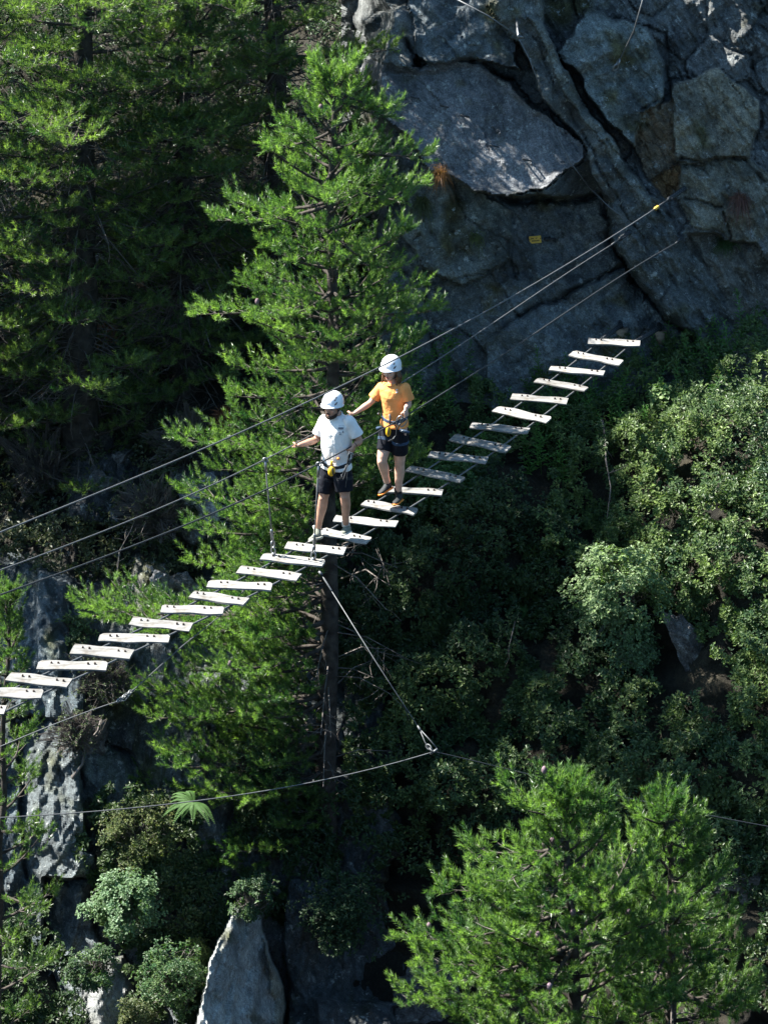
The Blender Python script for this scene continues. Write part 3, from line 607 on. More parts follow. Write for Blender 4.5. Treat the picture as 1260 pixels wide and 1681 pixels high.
cover('undergrowth in the shade behind the upper left pines', [(-200,-300),(560,-300),(640,60),(640,500),(540,700),(300,640),(180,720),(-200,800)], 20000, 8, (.014,.04,.016), (.07,.11,.035), .8, ll=.07)
cover('sparse dry undergrowth on the rocky bank under the left pines', [(-100,700),(250,690),(400,700),(400,900),(330,960),(200,970),(60,960),(-100,930)], 3500, 9, (.025,.045,.018), (.10,.10,.04), .45)
cover('leafy bushes spilling over the rock in the lower left', [(120,1330),(230,1290),(330,1330),(360,1430),(400,1500),(370,1640),(300,1700),(230,1681),(200,1560),(140,1480)], 6000, 10, (.022,.05,.018), (.08,.11,.04), .35)
cover('low bushes in the bottom left corner behind the thin pine', [(-200,1500),(60,1500),(140,1580),(160,1760),(-200,1800)], 3500, 11, (.018,.045,.016), (.06,.09,.03), .35)
cover('dark plants on the rock left of the middle pine roots', [(380,1320),(540,1300),(560,1500),(480,1600),(400,1500)], 2500, 12, (.015,.04,.012), (.05,.08,.025), .35)

def shrub(label, px, py, dY, rad, n, seed, colA, colB, ll=.05, lw=.028, k=5, group=None, twig=160, flat_=1., mat=None, base_dy=.9):
    """one bush: stems from a foot on the slope, leaves through an uneven crown"""
    g = np.random.default_rng(seed); Y = float(hillY(px, py)) + dY; c = PT(px, py, Y); foot = c + np.array([.1, .55 * rad, -base_dy * rad])
    t = empty('leafy_shrub', foot, label, 'shrub', group)
    d = g.normal(size=(n * 2, 3)); d /= np.linalg.norm(d, axis=1)[:, None]
    lob = 1 + .9 * fbm(d * 1.6 + seed, 3, seed); r = rad * lob * g.random(len(d)) ** .35; p = c + d * r[:, None] * np.array([1, .8, flat_])
    thin = fbm(p * 3.2, 3, seed + 5) > -.12; p = p[thin][:n]; nr = d[thin][:n] * .6 + np.array([0, -.1, .7]); nr /= np.linalg.norm(nr, axis=1)[:, None]
    tw = []
    for i in range(twig):
        q_ = p[g.integers(len(p))]; st = foot + (c - foot) * g.uniform(.1, .8) + g.normal(size=3) * .05
        tw.append((st, (st + q_) / 2 + g.normal(size=3) * .05, q_, .005))
    link('stem', twigs_mesh('stem', tw, foot), M_twig, t, kind='stuff')
    link('foliage', rosettes('foliage', p, nr, k, ll, lw, colA, colB, seed, foot, lift=.15, patch=.2), mat or M_herb, t)
    return t
WA, WB = (.10, .16, .07), (.27, .36, .17)
shrub('pale grey-green bush leaning out of the dark slope at the right', 1015, 975, -.6, .58, 3200, 41, WA, WB, .045, .026, flat_=1.05)
shrub('lower hanging half of the pale grey-green bush at the right', 1045, 1065, -.35, .32, 900, 42, WA, (.13, .2, .1), .045, .026)
shrub('grey-green bush on the lit rock in the lower left', 205, 1480, -.5, .42, 2100, 43, WA, (.15, .24, .14), .045, .028)
shrub('yellow-green small-leaved bush above the grey-green one in the lower left', 225, 1370, -.45, .45, 2200, 44, (.05,.08,.025), (.19,.2,.07), .035, .016, twig=300)
shrub('round-leaved light bush beside the upper end of the bridge', 1085, 650, -.6, .16, 170, 45, (.10,.18,.06), (.28,.36,.16), .07, .05, k=4, twig=25)
shrub('leafy bush tangled with bare twigs under the left end of the bridge', 120, 1045, -.5, .28, 600, 46, (.04,.08,.03), (.12,.17,.07), .045, .026, twig=500)
shrub('thicket of bare grey twigs beneath the planks at the left', 165, 1110, -.6, .45, 500, 47, (.05,.08,.03), (.12,.14,.06), .03, .014, twig=1500)
shrub('light green bush below the lifted foot of the woman', 600, 800, -.4, .38, 1500, 48, (.05,.09,.02), (.2,.24,.05), .05, .03)
shrub('sunlit leafy bush under the sixth plank from the woman', 740, 800, -.4, .36, 1300, 49, (.04,.10,.03), (.13,.22,.07), .06, .035)
shrub('low bush over the pale rock at the bottom edge', 225, 1672, -.3, .28, 700, 50, (.05,.08,.03), (.16,.17,.07), .04, .02)

shrub('tangle of bare grey twigs and roots behind the hand cables at the left', 250, 830, -.4, .5, 260, 51, (.05,.07,.03), (.12,.12,.05), .035, .016, twig=1300)
shrub('bare twiggy scrub on the rock under the lower stay at the left edge', 120, 1200, -.7, .35, 200, 52, (.05,.08,.03), (.12,.14,.06), .03, .014, twig=900)
shrub('dark twiggy scrub around the roots of the middle pine', 440, 1250, -.6, .5, 700, 53, (.03,.07,.025), (.09,.13,.05), .045, .02, twig=900)
shrub('small-leaved bush between the two pale rock ribs', 285, 1600, -.9, .42, 1500, 54, (.03,.08,.03), (.12,.17,.06), .045, .022, twig=300)
shrub('tangle of dead brown twigs on the dark bank at the left edge', 60, 760, -.5, .6, 150, 55, (.05,.06,.03), (.12,.10,.05), .035, .016, twig=1500)
shrub('dead twigs and roots hanging right of the small rock stack', 300, 720, -.5, .5, 150, 56, (.05,.06,.03), (.12,.10,.05), .035, .016, twig=1300)
shrub('dark leafy bush over the top of the broad pale rock', 412, 1478, -1.3, .26, 900, 57, (.03,.07,.03), (.10,.15,.06), .045, .022, twig=200)
shrub('dark leafy bush beside the narrow pale rock rib', 150, 1590, -1.2, .30, 900, 58, (.03,.07,.03), (.10,.15,.06), .045, .022, twig=200)
shrub('dark bush against the black rock wall at the bottom centre', 560, 1500, -.9, .5, 1500, 59, (.02,.05,.02), (.06,.10,.04), .05, .024, twig=200)
# willowherb and other stalked plants by the cliff foot
def herb_mesh(seed, h=.55, n=34, ll=.12, lw=.018):
    g = np.random.default_rng(seed); m = MB(); bend = g.normal(size=2) * .12
    s = np.linspace(0, 1, 6); pts = np.stack([bend[0] * s ** 2, bend[1] * s ** 2, h * s], 1); 
    x = np.linspace(.15, 1, n); p = np.stack([np.interp(x, s, pts[:, k]) for k in range(3)], 1)
    a = np.arange(n) * 2.4; d = np.stack([np.cos(a), np.sin(a), .45 + .9 * x ** 3], 1); d /= np.linalg.norm(d, axis=1)[:, None]
    L = ll * (1.1 - .55 * x) * g.uniform(.8, 1.2, n); w = np.cross(d, UP); w /= np.linalg.norm(w, axis=1)[:, None]; w *= lw * .5
    t = p + d * L[:, None] - UP * (.25 * L)[:, None]; mid = p + d * (L * .5)[:, None]
    v = np.stack([p, mid + w, t, mid - w], 1).reshape(-1, 3); i = np.arange(n)[:, None] * 4
    f3 = np.concatenate([i + [[0, 1, 2]], i + [[0, 2, 3]]])
    m.tube(pts, .004, 4); v0 = np.concatenate(m.v); vv_ = np.concatenate([v0, v]); col = np.repeat(g.uniform(.7, 1.3, (len(vv_), 1)), 3, 1) * np.array([.08, .19, .045])
    return mesh_np('stalked_herb', vv_, [np.array(m.f4), np.concatenate([np.array(m.f3), f3 + len(v0)])], col, False)
hm = [herb_mesh(s, h) for s, h in ((1, .5), (2, .62), (3, .42), (4, .7))]
for x in hm: x.materials.append(M_herb)
g = np.random.default_rng(77)
herb_spots = []
for cx_, cy_, sx_, sy_, n, wh in ((960,640,40,22,26,'just right of the highest planks'),(1120,590,45,35,26,'at the foot of the diagonal rock rib'),(900,690,40,18,14,'under the upper planks, right of the bridge middle'),(740,600,35,40,22,'against the dark wall right of the woman'),
  (1180,560,30,40,16,'by the right edge beside the cliff'),(660,570,25,40,12,'between the middle pine and the woman\'s helmet'),(1010,690,40,25,14,'around the round-leaved light bush'),(880,740,40,20,12,'in the shade below the upper planks')):
    for _ in range(n): herb_spots.append((g.normal(cx_, sx_), g.normal(cy_, sy_), wh))
for k, (hx, hy, wh) in enumerate(herb_spots):
    Y = float(hillY(hx, hy)) - g.uniform(.25, .6)
    if hy < 590 and hx < 1130: Y = cliffY(hx, min(hy, 585)) - .1
    p = PT(hx, hy, Y) - UP * .35
    o = link('stalked_herb', hm[k % 4], None, None, 'narrow-leaved green herb ' + wh, 'plant', 'narrow-leaved herbs ' + wh, loc=V(p))
    o.rotation_euler = (g.normal() * .15, g.normal() * .15, g.uniform(0, 6.28)); s_ = g.uniform(.75, 1.25); o.scale = (s_, s_, s_)

def blades(name, label, p, n, L, seed, colA, colB, droop=.8, cat='grass', width=.006, dirn=(0, -.4, .6), spread=.6, kind='stuff'):
    g = np.random.default_rng(seed); d = g.normal(size=(n, 3)) * spread + np.array(dirn); d /= np.linalg.norm(d, axis=1)[:, None]
    l = L * g.uniform(.5, 1.1, n); o = g.normal(size=(n, 3)) * .04; w = np.cross(d, g.normal(size=(n, 3))); w /= np.linalg.norm(w, axis=1)[:, None]; w *= width / 2
    ps = [o + d * (l * x)[:, None] - UP * (droop * l * x * x)[:, None] for x in (0, .4, .75, 1)]
    v = np.stack([ps[0] - w, ps[0] + w, ps[1] - w, ps[1] + w, ps[2] - w * .7, ps[2] + w * .7, ps[3]], 1).reshape(-1, 3); i = np.arange(n)[:, None] * 7
    f4 = np.concatenate([i + [[0, 1, 3, 2]], i + [[2, 3, 5, 4]]]); f3 = i + [[4, 5, 6]]
    tv = g.random((n, 1)); c = np.repeat(np.array(colA) * (1 - tv) + np.array(colB) * tv, 7, 0)
    return link(name, mesh_np(name, v, [f4, f3], c, False), M_herb, None, label, cat, kind=kind, loc=V(p))
def on_hill(px, py, off=.1): return PT(px, py, float(hillY(px, py)) - off)
blades('grass_tuft', 'drooping tuft of fine yellow-green grass in the lower left', on_hill(318, 1555, .5), 420, .45, 3, (.07,.12,.03), (.22,.25,.08), 1.3)
blades('grass_tuft', 'drooping grass on the cliff ledge below the orange moss', PT(690, 330, cliffY(690, 330) - .05), 260, .3, 4, (.03,.05,.02), (.09,.1,.03), 1.4)
blades('grass_tuft', 'small grass tuft in the crack of the dark wall', PT(782, 388, cliffY(782, 388) - .05), 120, .16, 5, (.05,.08,.02), (.13,.15,.05), 1.2)
blades('dry_grass', 'orange-brown dry grass on the ledge at the left end of the big slab', PT(722, 283, cliffY(722, 283) - .06), 300, .22, 6, (.12,.05,.02), (.3,.14,.03), 1.0)
blades('grass_tuft', 'dark grass tuft on the right hand cliff beside the brown rocks', PT(1190, 400, cliffY(1190, 400) - .08), 260, .24, 7, (.03,.07,.02), (.08,.12,.04), .9)
blades('dry_grass', 'mat of reddish pine litter on the bank above the man\'s hand cable', on_hill(370, 685, .3), 500, .3, 8, (.10,.04,.02), (.3,.12,.06), .6, width=.012)
blades('dry_grass', 'reddish dry litter at the foot of the thick trunk', on_hill(170, 545, 1.0), 300, .35, 9, (.14,.05,.03), (.35,.15,.1), .6, width=.012)
blades('dry_grass', 'reddish root fringe on the right cliff edge', PT(1215, 325, cliffY(1215, 325) - .1), 260, .3, 10, (.08,.035,.03), (.16,.07,.05), 1.3)

# ferns
def fern(label, p, n, L, seed, az=(2.2, 4.6)):
    g = np.random.default_rng(seed); t = empty('fern', p, label, 'fern')
    for k in range(n):
        a = az[0] + (az[1] - az[0]) * (k + .5) / n + g.normal() * .15; l = L * g.uniform(.75, 1.1); h = np.array([math.cos(a), math.sin(a), 0]); s = np.linspace(0, 1, 22)
        c = h * (l * s)[:, None] + UP * (l * (.55 * s - .75 * s * s))[:, None]; sd = unit(np.cross(h, UP)); vs = []; fs = []
        for i in range(1, 22):
            for q_ in (-1, 1):
                w = .15 * l * (math.sin(math.pi * (s[i] ** .7)) * .9 + .05); b = c[i]; e = b + sd * q_ * w + h * w * .35 - UP * w * .2; m_ = (b + e) / 2; o = h * .018
                j = len(vs); vs += [b, m_ - o + UP * .004, e, m_ + o]; fs += [[j, j + 1, j + 2], [j, j + 2, j + 3]]
        vs = np.array(vs); col = np.repeat(g.uniform(.8, 1.2, (len(vs), 1)), 3, 1) * np.array([.06, .12, .035])
        link('frond', mesh_np('frond', vs, np.array(fs), col, False), M_herb, t)
fern('pale green fern on the ledge below the crossing cable at the left', on_hill(318, 1318, .9), 11, .42, 4, (1.8, 5.6))
fern('small fern in the shadowed hollow under the bridge', on_hill(865, 1000, .3), 5, .3, 5)

# fallen and bare branches
def stick(label, pts, r, name='bare_branch', mat=None, forks=6, seed=0):
    g = np.random.default_rng(seed); m = MB(); pts = np.array(pts); m.tube(pts, np.linspace(r, r * .35, len(pts)), 6)
    for _ in range(forks):
        k = g.integers(len(pts) - 1); a = pts[k] * .5 + pts[k + 1] * .5; e = a + g.normal(size=3) * .13; m.tube([a, (a + e) / 2 + g.normal(size=3) * .02, e], [r * .5, r * .4, r * .2], 4)
    m.build(name, mat or M_twig, None, label=label, cat='branch')
def hp(x, y, off): return on_hill(x, y, off)
stick('bare dead branch standing in the bushes right of the upper planks', [hp(988,690,.7), hp(993,720,.75), hp(994,755,.7), hp(1002,800,.8), hp(996,850,.7)], .016, seed=1)
stick('pale thin stick leaning in the shadowed hollow', [hp(847,1012,.5), hp(838,1050,.6), hp(832,1075,.5)], .01, seed=2, forks=1)
stick('curved bare twig above the dark bank at the left', [hp(205,985,.5), hp(192,950,.6), hp(196,905,.6), hp(215,870,.5), hp(235,820,.6)], .012, seed=3)
stick('pale bent branch on the rock face in the lower left', [hp(118,1278,.3), hp(135,1255,.35), hp(140,1225,.35), hp(160,1200,.4), hp(172,1160,.4)], .022, seed=4)
stick('bare branch with forks beneath the first planks left of the man', [hp(560,950,1.6), hp(600,935,1.7), hp(640,962,1.6), hp(620,900,1.5)], .014, seed=5, forks=14)

# ------------------------------------------------------------------ boulders and outcrops
def boulder(name, label, px, py, Y, w, h, seed, mat, d=None, yaw=0, npts=16, sub=3, group=None, rot=0, amp=.05):
    """faceted rock w x h pixels in size at that distance"""
    sc = Y / CT / F; g = np.random.default_rng(seed); bm = bmesh.new()
    for _ in range(npts):
        p = g.normal(size=3); p /= np.linalg.norm(p); p = np.sign(p) * np.abs(p) ** .7; bm.verts.new(p * g.uniform(.85, 1.05))
    r = bmesh.ops.convex_hull(bm, input=bm.verts); bmesh.ops.delete(bm, geom=list({e for e in r['geom_interior'] if isinstance(e, bmesh.types.BMVert)}), context='VERTS')
    bmesh.ops.triangulate(bm, faces=bm.faces); bmesh.ops.subdivide_edges(bm, edges=bm.edges, cuts=sub * 2, use_grid_fill=True)
    bmesh.ops.triangulate(bm, faces=bm.faces)
    S_ = np.array([w * sc / 2, (d or .8) * (w * sc / 2), h * sc / 2 / CT]); c = PT(px, py, Y); M_ = np.array(Matrix.Rotation(rot, 3, 'Y'))
    co = np.array([v.co[:] for v in bm.verts]) * S_; co = co @ M_.T
    n = fbm(co * 7 + seed, 4, seed) * amp * 1.6 + fbm(co * np.array([4, 4, 18]) + seed, 3, seed + 4) * amp; dn = co / (np.linalg.norm(co, axis=1)[:, None] + 1e-6); co = co + dn * n[:, None]
    for v, x in zip(bm.verts, co): v.co = x
    me = bpy.data.meshes.new(name); bm.to_mesh(me); bm.free()
    return link(name, me, mat, None, label, 'rock', group, loc=V(c))
hy = lambda x, y, o=.1: float(hillY(x, y)) - o
for k, (x, y, w, h, r, lab) in enumerate([
    (138,735,75,80,.1,'large dark boulder on the bank left of the small stacked stones'), (172,728,34,42,.3,'pointed grey stone standing upright between two dark boulders'),
    (200,752,46,42,-.2,'brownish round boulder right of the pointed grey stone'), (162,765,44,30,.0,'flat dark stone beneath the pointed grey stone'), (165,800,60,56,.2,'broad boulder at the bottom of the small rock stack'),
    (316,815,52,34,-.15,'pale fractured rock slab between the two lower hand cables'), (330,790,60,24,-.1,'flat pale rock layer on top of the fractured slab'), (350,840,56,34,.1,'grey rock right of and below the pale fractured slab'),
    (240,950,28,52,.15,'light upright rock in the bank above the planks at the left'), (264,960,34,48,-.2,'grey rock leaning on the light upright one'), (296,965,60,50,.1,'wide shaded rock behind the planks, nearest the middle pine'),
    (225,955,18,26,0,'small brown stone left of the light upright rock'), (155,430,50,34,.2,'sunlit pale rock showing through the upper left boughs'), (265,310,44,34,0,'bright rock patch seen between the layered boughs'),
    (150,590,40,50,.3,'rock beside the thick trunk'), (340,485,60,44,0,'lit boulder behind the shaded pine')]):
    boulder('boulder', lab, x, y, hy(x, y, .25), w, h, 100 + k, M_pale_lit if 'pale' in lab or 'bright' in lab or 'light' in lab or 'lit' in lab else M_boulder, rot=r)  # lit rocks share the pale material, so their sunlight is partly painted
for k, (x, y, w, h, r, Y, mat, lab) in enumerate([
            (150,1230,60,120,.2,29.7,M_boulder,'rock nose with a pale branch across it'),     (700,1640,180,160,.1,29.2,M_boulder,'lower shaded rock left of the bottom right pine'), (1210,1480,110,200,.1,27.6,M_boulder,'dark rock behind the bottom right corner pine'),
    (1150,1100,60,220,-.5,29.9,M_boulder,'long sloping rock rib in the shade at the right')]):
    boulder('rock_outcrop', lab, x, y, Y, w, h, 200 + k, mat, rot=r, npts=22, d=.7, sub=4, amp=.08)

# ------------------------------------------------------------------ the bridge
planks = [(-62,1164,9,1166),(-34,1136,70,1140),(14,1111,114,1123),(62,1092,176,1094),(119,1066,217,1075),(163,1047,278,1049),(215,1020,314,1030),(265,1000,367,1003),(315,976,404,989),(341,959,446,964),
 (392,935,491,948),(430,914,532,925),(469,896,566,905),(527,872,606,888),(549,851,651,861),(597,825,683,841),(628,803,726,809),(670,769,760,788),(704,746,799,756),(742,718,835,738),(773,698,867,708),
 (813,671,901,690),(839,651,931,659),(880,624,963,639),(902,605,991,613),(937,580,1020,596),(965,560,1050,564)]
# planks go on out of frame to the left
for _ in range(8):
    a = planks[0]; b = planks[1]; c = planks[2]
    planks.insert(0, (a[0] - 56, a[1] + 28, a[2] - 56, a[3] + 28) if _ % 2 else (b[0] - 98, b[1] + 54, a[2] - 48, a[3] + 30))
NP = len(planks); i5 = 13
def zfloor(k):  # gently sagging deck
    s = (k - 8) / 26.; return -12.62 - .34 * 4 * s * (1 - s) if k > 8 else -12.62 + (8 - k) * .012
ends = []
for k, (x0, y0, x1, y1) in enumerate(planks):
    z = zfloor(k); ends.append((Pz(x0, y0, z), Pz(x1, y1, z)))
bridge = empty('plank_bridge', ends[19][0], 'hanging cable bridge of widely spaced weathered wooden planks', 'bridge')
bo = np.array(bridge.location)
kk = np.arange(NP); La = np.array([e[0] + (e[1] - e[0]) * .2 for e in ends]); Lb = np.array([e[0] + (e[1] - e[0]) * .8 for e in ends])
def fit(A_, deg=4): return np.stack([np.polyval(np.polyfit(kk, A_[:, j], deg), kk) for j in range(3)], 1)
cab = [fit(La), fit(Lb)]
for c in cab: c[:, 2] -= .034
LUMP = []
for k, (a, b) in enumerate(ends):
    d = b - a; L = np.linalg.norm(d); d /= L; n = unit(np.cross(UP, d)); wd = R.uniform(.165, .195) / 2; th = R.uniform(.010, .015)
    nl, nw = 16, 5; g = np.random.default_rng(500 + k); v = []
    for zi in (1, -1):
        for j in range(nw):
            for i in range(nl + 1):
                x = (i / nl - .5) * L; y = (j / (nw - 1) * 2 - 1) * wd
                cut = .035 * (k % 2) * (1 if j == nw - 1 else 0); x *= 1 - cut * 2 * (abs(i / nl - .5) > .49)
                y += .006 * math.sin(i * .7 + k) * (abs(j - 2) / 2); zz = zi * th + .004 * math.sin(i * .5 + j + k * 2)
                if j in (0, nw - 1): zz -= zi * .004
                v.append((x, y, zz))
    m = MB(); v = np.array(v); n1 = nl + 1; f = []
    top = lambda i, j: j * n1 + i; bot = lambda i, j: (nw + j) * n1 + i
    for j in range(nw - 1):
        for i in range(nl): f += [(top(i, j), top(i + 1, j), top(i + 1, j + 1), top(i, j + 1)), (bot(i, j + 1), bot(i + 1, j + 1), bot(i + 1, j), bot(i, j))]
    for i in range(nl): f += [(top(i + 1, 0), top(i, 0), bot(i, 0), bot(i + 1, 0)), (top(i, nw - 1), top(i + 1, nw - 1), bot(i + 1, nw - 1), bot(i, nw - 1))]
    for j in range(nw - 1): f += [(top(0, j), top(0, j + 1), bot(0, j + 1), bot(0, j)), (top(nl, j + 1), top(nl, j), bot(nl, j), bot(nl, j + 1))]
    m.add(v, f); o = link('plank', m.mesh('plank', False), M_plank, bridge)
    c = (a + b) / 2; roll = R.uniform(-.05, .05)
    ang = math.atan2(d[1], d[0]); o.location = V(c - bo); o.rotation_euler = (roll, 0, ang)
    # bolt heads where the plank sits on the cables
    for cb in cab:
        xc = float(np.clip((cb[k] - c).dot(d), -L * .45, L * .45))
        for off in (-.035, .035):
            mb_ = MB(); mb_.tube([(xc + off, .02, th), (xc + off, .02, th + .010)], [.013, .011], 6); mb_.tube([(xc + off, .02, th + .012), (xc + off, .02, th + .018)], .010, 5)
            link('bolt', mb_.mesh('bolt', False), M_bolt, o)
def smoothline(pts, n=60):
    pts = np.array(pts); s = np.linspace(0, 1, len(pts)); ss = np.linspace(0, 1, n); 
    return np.stack([np.interp(ss, s, pts[:, j]) for j in range(3)], 1)
anch = [PT(1018, 536, cliffY(1018, 536) - .05), PT(1082, 540, cliffY(1082, 540) - .05)]
for c, an in zip(cab, anch):
    m = MB(); m.tube(np.concatenate([c, [an]]), .011, 8); m.build('deck_cable', M_cable, bridge)
# chain bundles with wooden wedges at the upper anchors
def chain(m, a, b, link_len=.05, r=.009):
    a = np.array(a); b = np.array(b); n = max(2, int(np.linalg.norm(b - a) / (link_len * .8))); d = unit(b - a)
    x = unit(np.cross(d, [.2, .3, .9])); y = np.cross(d, x)
    for k in range(n):
        c = a + (b - a) * (k + .5) / n; s = x if k % 2 else y; t = np.arange(9) / 8 * 2 * math.pi
        m.tube(c + d * (np.cos(t) * link_len * .55)[:, None] + s * (np.sin(t) * link_len * .34)[:, None], r, 5, cap=False)
for an, c, lab in zip(anch, cab, 'ab'):
    m = MB(); chain(m, c[-1] + unit(an - c[-1]) * .1, an + UP * .02, .075, .018); m.tube([an + np.array([0, .15, .02]), an + np.array([0, -.05, .02])], .035, 8); m.build('anchor_chain', M_darksteel, bridge)
    m = MB(); m.loft([(an + np.array([.02, 0, -.03]), np.array([.09, 0, .01]), np.array([0, .05, 0])), (an + np.array([.03, .0, -.22]), np.array([.045, 0, 0]), np.array([0, .03, 0]))], 6); m.build('wooden_wedge', wood_mat('wedge_wood_' + lab, (.3, .22, .16), (.5, .4, .3)), bridge)

# hand cables and the upper safety cable, standing above the two deck cables
def plane_cable(pix, cb, shift=0.):
    """each photo point is put in the upright plane through the nearest stretch of the deck cable"""
    out = []
    A_, B_ = cb[4], cb[-1]; d = unit((B_ - A_) * np.array([1, 1, 0])); nrm = np.array([d[1], -d[0], 0]); A2 = A_ + nrm * shift
    for x, y in pix:
        r = PT(x, y, 1.); t = nrm.dot(A2) / nrm.dot(r); out.append(r * t)
    return np.array(out)
def curve_pts(pts, n=80):
    s = np.concatenate([[0], np.cumsum(np.linalg.norm(np.diff(pts, axis=0), axis=1))]); ss = np.linspace(0, s[-1], n)
    return np.stack([np.polyval(np.polyfit(s, pts[:, j], min(4, len(pts) - 1)), ss) for j in range(3)], 1)
nearL, nearR = cab
c1 = plane_cable([(-330,1005),(0,873),(284,758),(480,672),(560,634),(655,585),(840,486),(1035,371),(1074,341)], nearR, .14)
c2 = plane_cable([(-330,1060),(0,935),(222,851),(431,758),(480,731),(573,680),(671,618),(840,508),(949,440),(1004,399)], nearL)
c3 = plane_cable([(-330,1105),(0,979),(222,891),(378,827),(520,767),(577,739),(665,683),(721,643),(840,570),(1035,447),(1109,397)], nearR, .20)
def cable(label, pts, r=.0075, mat=None, name='steel_cable', extra=None, poly=True, group=None):
    m = MB(); q_ = curve_pts(pts) if poly else pts; m.tube(q_, r, 8); o = m.build(name, mat or M_cable, None, label=label, cat='cable', group=group); return q_, o
q1, o1 = cable('upper safety cable passing in front of the woman\'s helmet', c1, .0085)
q2, o2 = cable('middle hand cable held in the men\'s and woman\'s right hands'.replace("men's", "man's"), c2, .0075)
q3, o3 = cable('lowest hand cable, the one with both climbers\' lanyards clipped on', c3, .0085, M_darksteel)
# end fittings
for q_, o, px, py, orange in ((q1, o1, 1123, 309, True), (q2, o2, 1032, 381, False), (q3, o3, 1118, 390, False)):
    e = q_[-1]; an = PT(px, py, cliffY(px, py) - .03)
    m = MB(); m.tube([e, an], .013, 6); chain(m, e + (an - e) * .45, an, .08, .015); m.build('anchor_chain', M_darksteel, o)
    if orange:
        m = MB(); d = unit(an - e); m.tube([e + d * .0, e + d * .03, e + d * .20, e + d * .22], [.010, .022, .022, .010], 6); m.build('orange_tensioner', M_sign, o)
    m = MB(); m.tube([an + np.array([0, .08, 0]), an - np.array([0, .05, 0])], .03, 8); m.build('anchor_bolt', M_darksteel, o)

# two hangers down to a plank, with turnbuckle and shackle
kp = 19
for (tx, ty, bx_, by_, qq) in ((431,758,449,906,q2), (521,767,514,914,q3)):
    z = zfloor(kp) + .02; b = Pz(bx_, by_ + 4, z); tpx = qq[np.argmin([abs((p[0] / (p[1] * CT - p[2] * ST) * F + 630) - tx) for p in qq])]
    m = MB(); m.tube([tpx, tpx + (b - tpx) * .5, b + (tpx - b) * .1], .0085, 6); o = m.build('hanger_cable', M_cable, bridge)
    m = MB(); d = unit(b - tpx); L = np.linalg.norm(b - tpx)
    m.tube([b - d * .32, b - d * .30, b - d * .19, b - d * .17], [.010, .017, .017, .010], 8); m.tube([tpx + d * .02, tpx + d * .16], .014, 6)
    link('ferrule', m.mesh('ferrule', True, bo), M_steel, o)
    m = MB(); chain(m, b - d * .17, b, .085, .010); m.tube([b - UP * .05, b + UP * .02], .02, 8); link('shackle', m.mesh('shackle', True, bo), M_steel, o)
    m = MB(); t = np.arange(13) / 12 * 6.283; m.tube(tpx + np.stack([np.cos(t) * .028, 0 * t, np.sin(t) * .028 - .01], 1), .008, 6); link('clamp', m.mesh('clamp', True, bo), M_steel, o)

# stays
def T2(px, py, t):
    u = (px - 630.) / F; v = (840.5 - py) / F; return np.array([u * t, t * (CT + v * ST), t * (-ST + v * CT)])
s0 = Pz(524, 938, zfloor(kp) - .06); sj = T2(712, 1234, 28.6)
m = MB(); m.tube([s0, s0 + (sj - s0) * .5 - UP * .02, sj + (s0 - sj) * .1], .0055, 6); stay = m.build('stay_cable', M_cable, None, label='slanting stay cable from the plank below the man down to the Y joint', cat='cable')
m = MB(); d = unit(sj - s0); m.tube([s0, s0 + d * .05], .02, 6); m.tube([s0 + d * .09, s0 + d * .1, s0 + d * .26, s0 + d * .27], [.006, .010, .010, .006], 8); m.build('upper_turnbuckle', M_cable, stay)
m = MB(); e = sj - d * .30
m.tube([e - d * .04, e, e + d * .03], [.009, .014, .010], 8); x = unit(np.cross(d, [0, 1, 0]))
m.tube([e, e + d * .15 + x * .028, sj + x * .05], .006, 6); m.tube([e, e + d * .15 - x * .028, sj - x * .03], .006, 6)
m.tube([sj - x * .05, sj + x * .05], .013, 8); chain(m, sj - x * .03 - d * .1, sj + x * .0, .07, .008); m.build('y_joint', M_cable, stay)
cable('wind stay running left from the Y joint to the left edge of the picture', np.array([sj, T2(560,1275,28.4), T2(380,1306,28.1), T2(160,1333,27.8), T2(0,1342,27.6), T2(-350,1350,27.)]), .006)
cable('wind stay running right from the Y joint behind the bottom right pine', np.array([sj, T2(870,1272,28.9), T2(1130,1332,29.2), T2(1260,1357,29.4), T2(1500,1398,29.6)]), .006, M_darksteel)
s1 = Pz(440, 925, zfloor(kp) - .06); j1 = T2(192, 1152, 27.4)
m = MB(); m.tube([s1, T2(365, 1008, 28.6), T2(300, 1060, 28.1), T2(222, 1130, 27.6), j1], .0055, 6)
st2 = m.build('stay_cable', M_cable, None, label='stay cable from below the hanger plank down to a knot at the left', cat='cable')
m = MB(); chain(m, T2(216, 1134, 27.6), j1, .06, .006); m.tube([T2(222,1130,27.6), T2(205,1150,27.5), j1], .006, 5); m.build('rope_fork', M_steel, st2)
cable('lower stay cable leaving the picture at the left edge under the planks', np.array([j1, T2(100,1185,27.2), T2(0,1226,27.), T2(-300,1340,26.5)]), .006)
# cables on the cliff
cable('loose steel cable running down the diagonal rock rib to the upper hand cable', np.array([PT(745,-4,33.2), PT(800,25,33.1), PT(848,57,33.15)]), .010, poly=False)
cc = [PT(x, y, cliffY(x, y) - .16) for x, y in ((850,60),(868,95),(885,140),(898,180),(912,215),(935,265),(965,305),(1000,340),(1038,368))]
cable('slack cable bolted to the diagonal rib, hanging from its top fixing', np.array(cc), .008, M_cable, poly=False)
cable('single cable hanging from above to a shackle on the grey dome of rock', np.array([PT(1056,-6,33.), PT(1040,50,33.2), PT(1018,95,cliffY(1018,95) - .1), PT(1010,112,cliffY(1010,112) - .05)]), .009, poly=False)
m = MB(); a = PT(1016,98,cliffY(1016,98) - .1); b = PT(1008,114,cliffY(1008,114) - .05); chain(m, a, b, .09, .012); m.build('shackle', M_steel, None, label='steel shackle holding the single cable on the grey dome', cat='shackle')
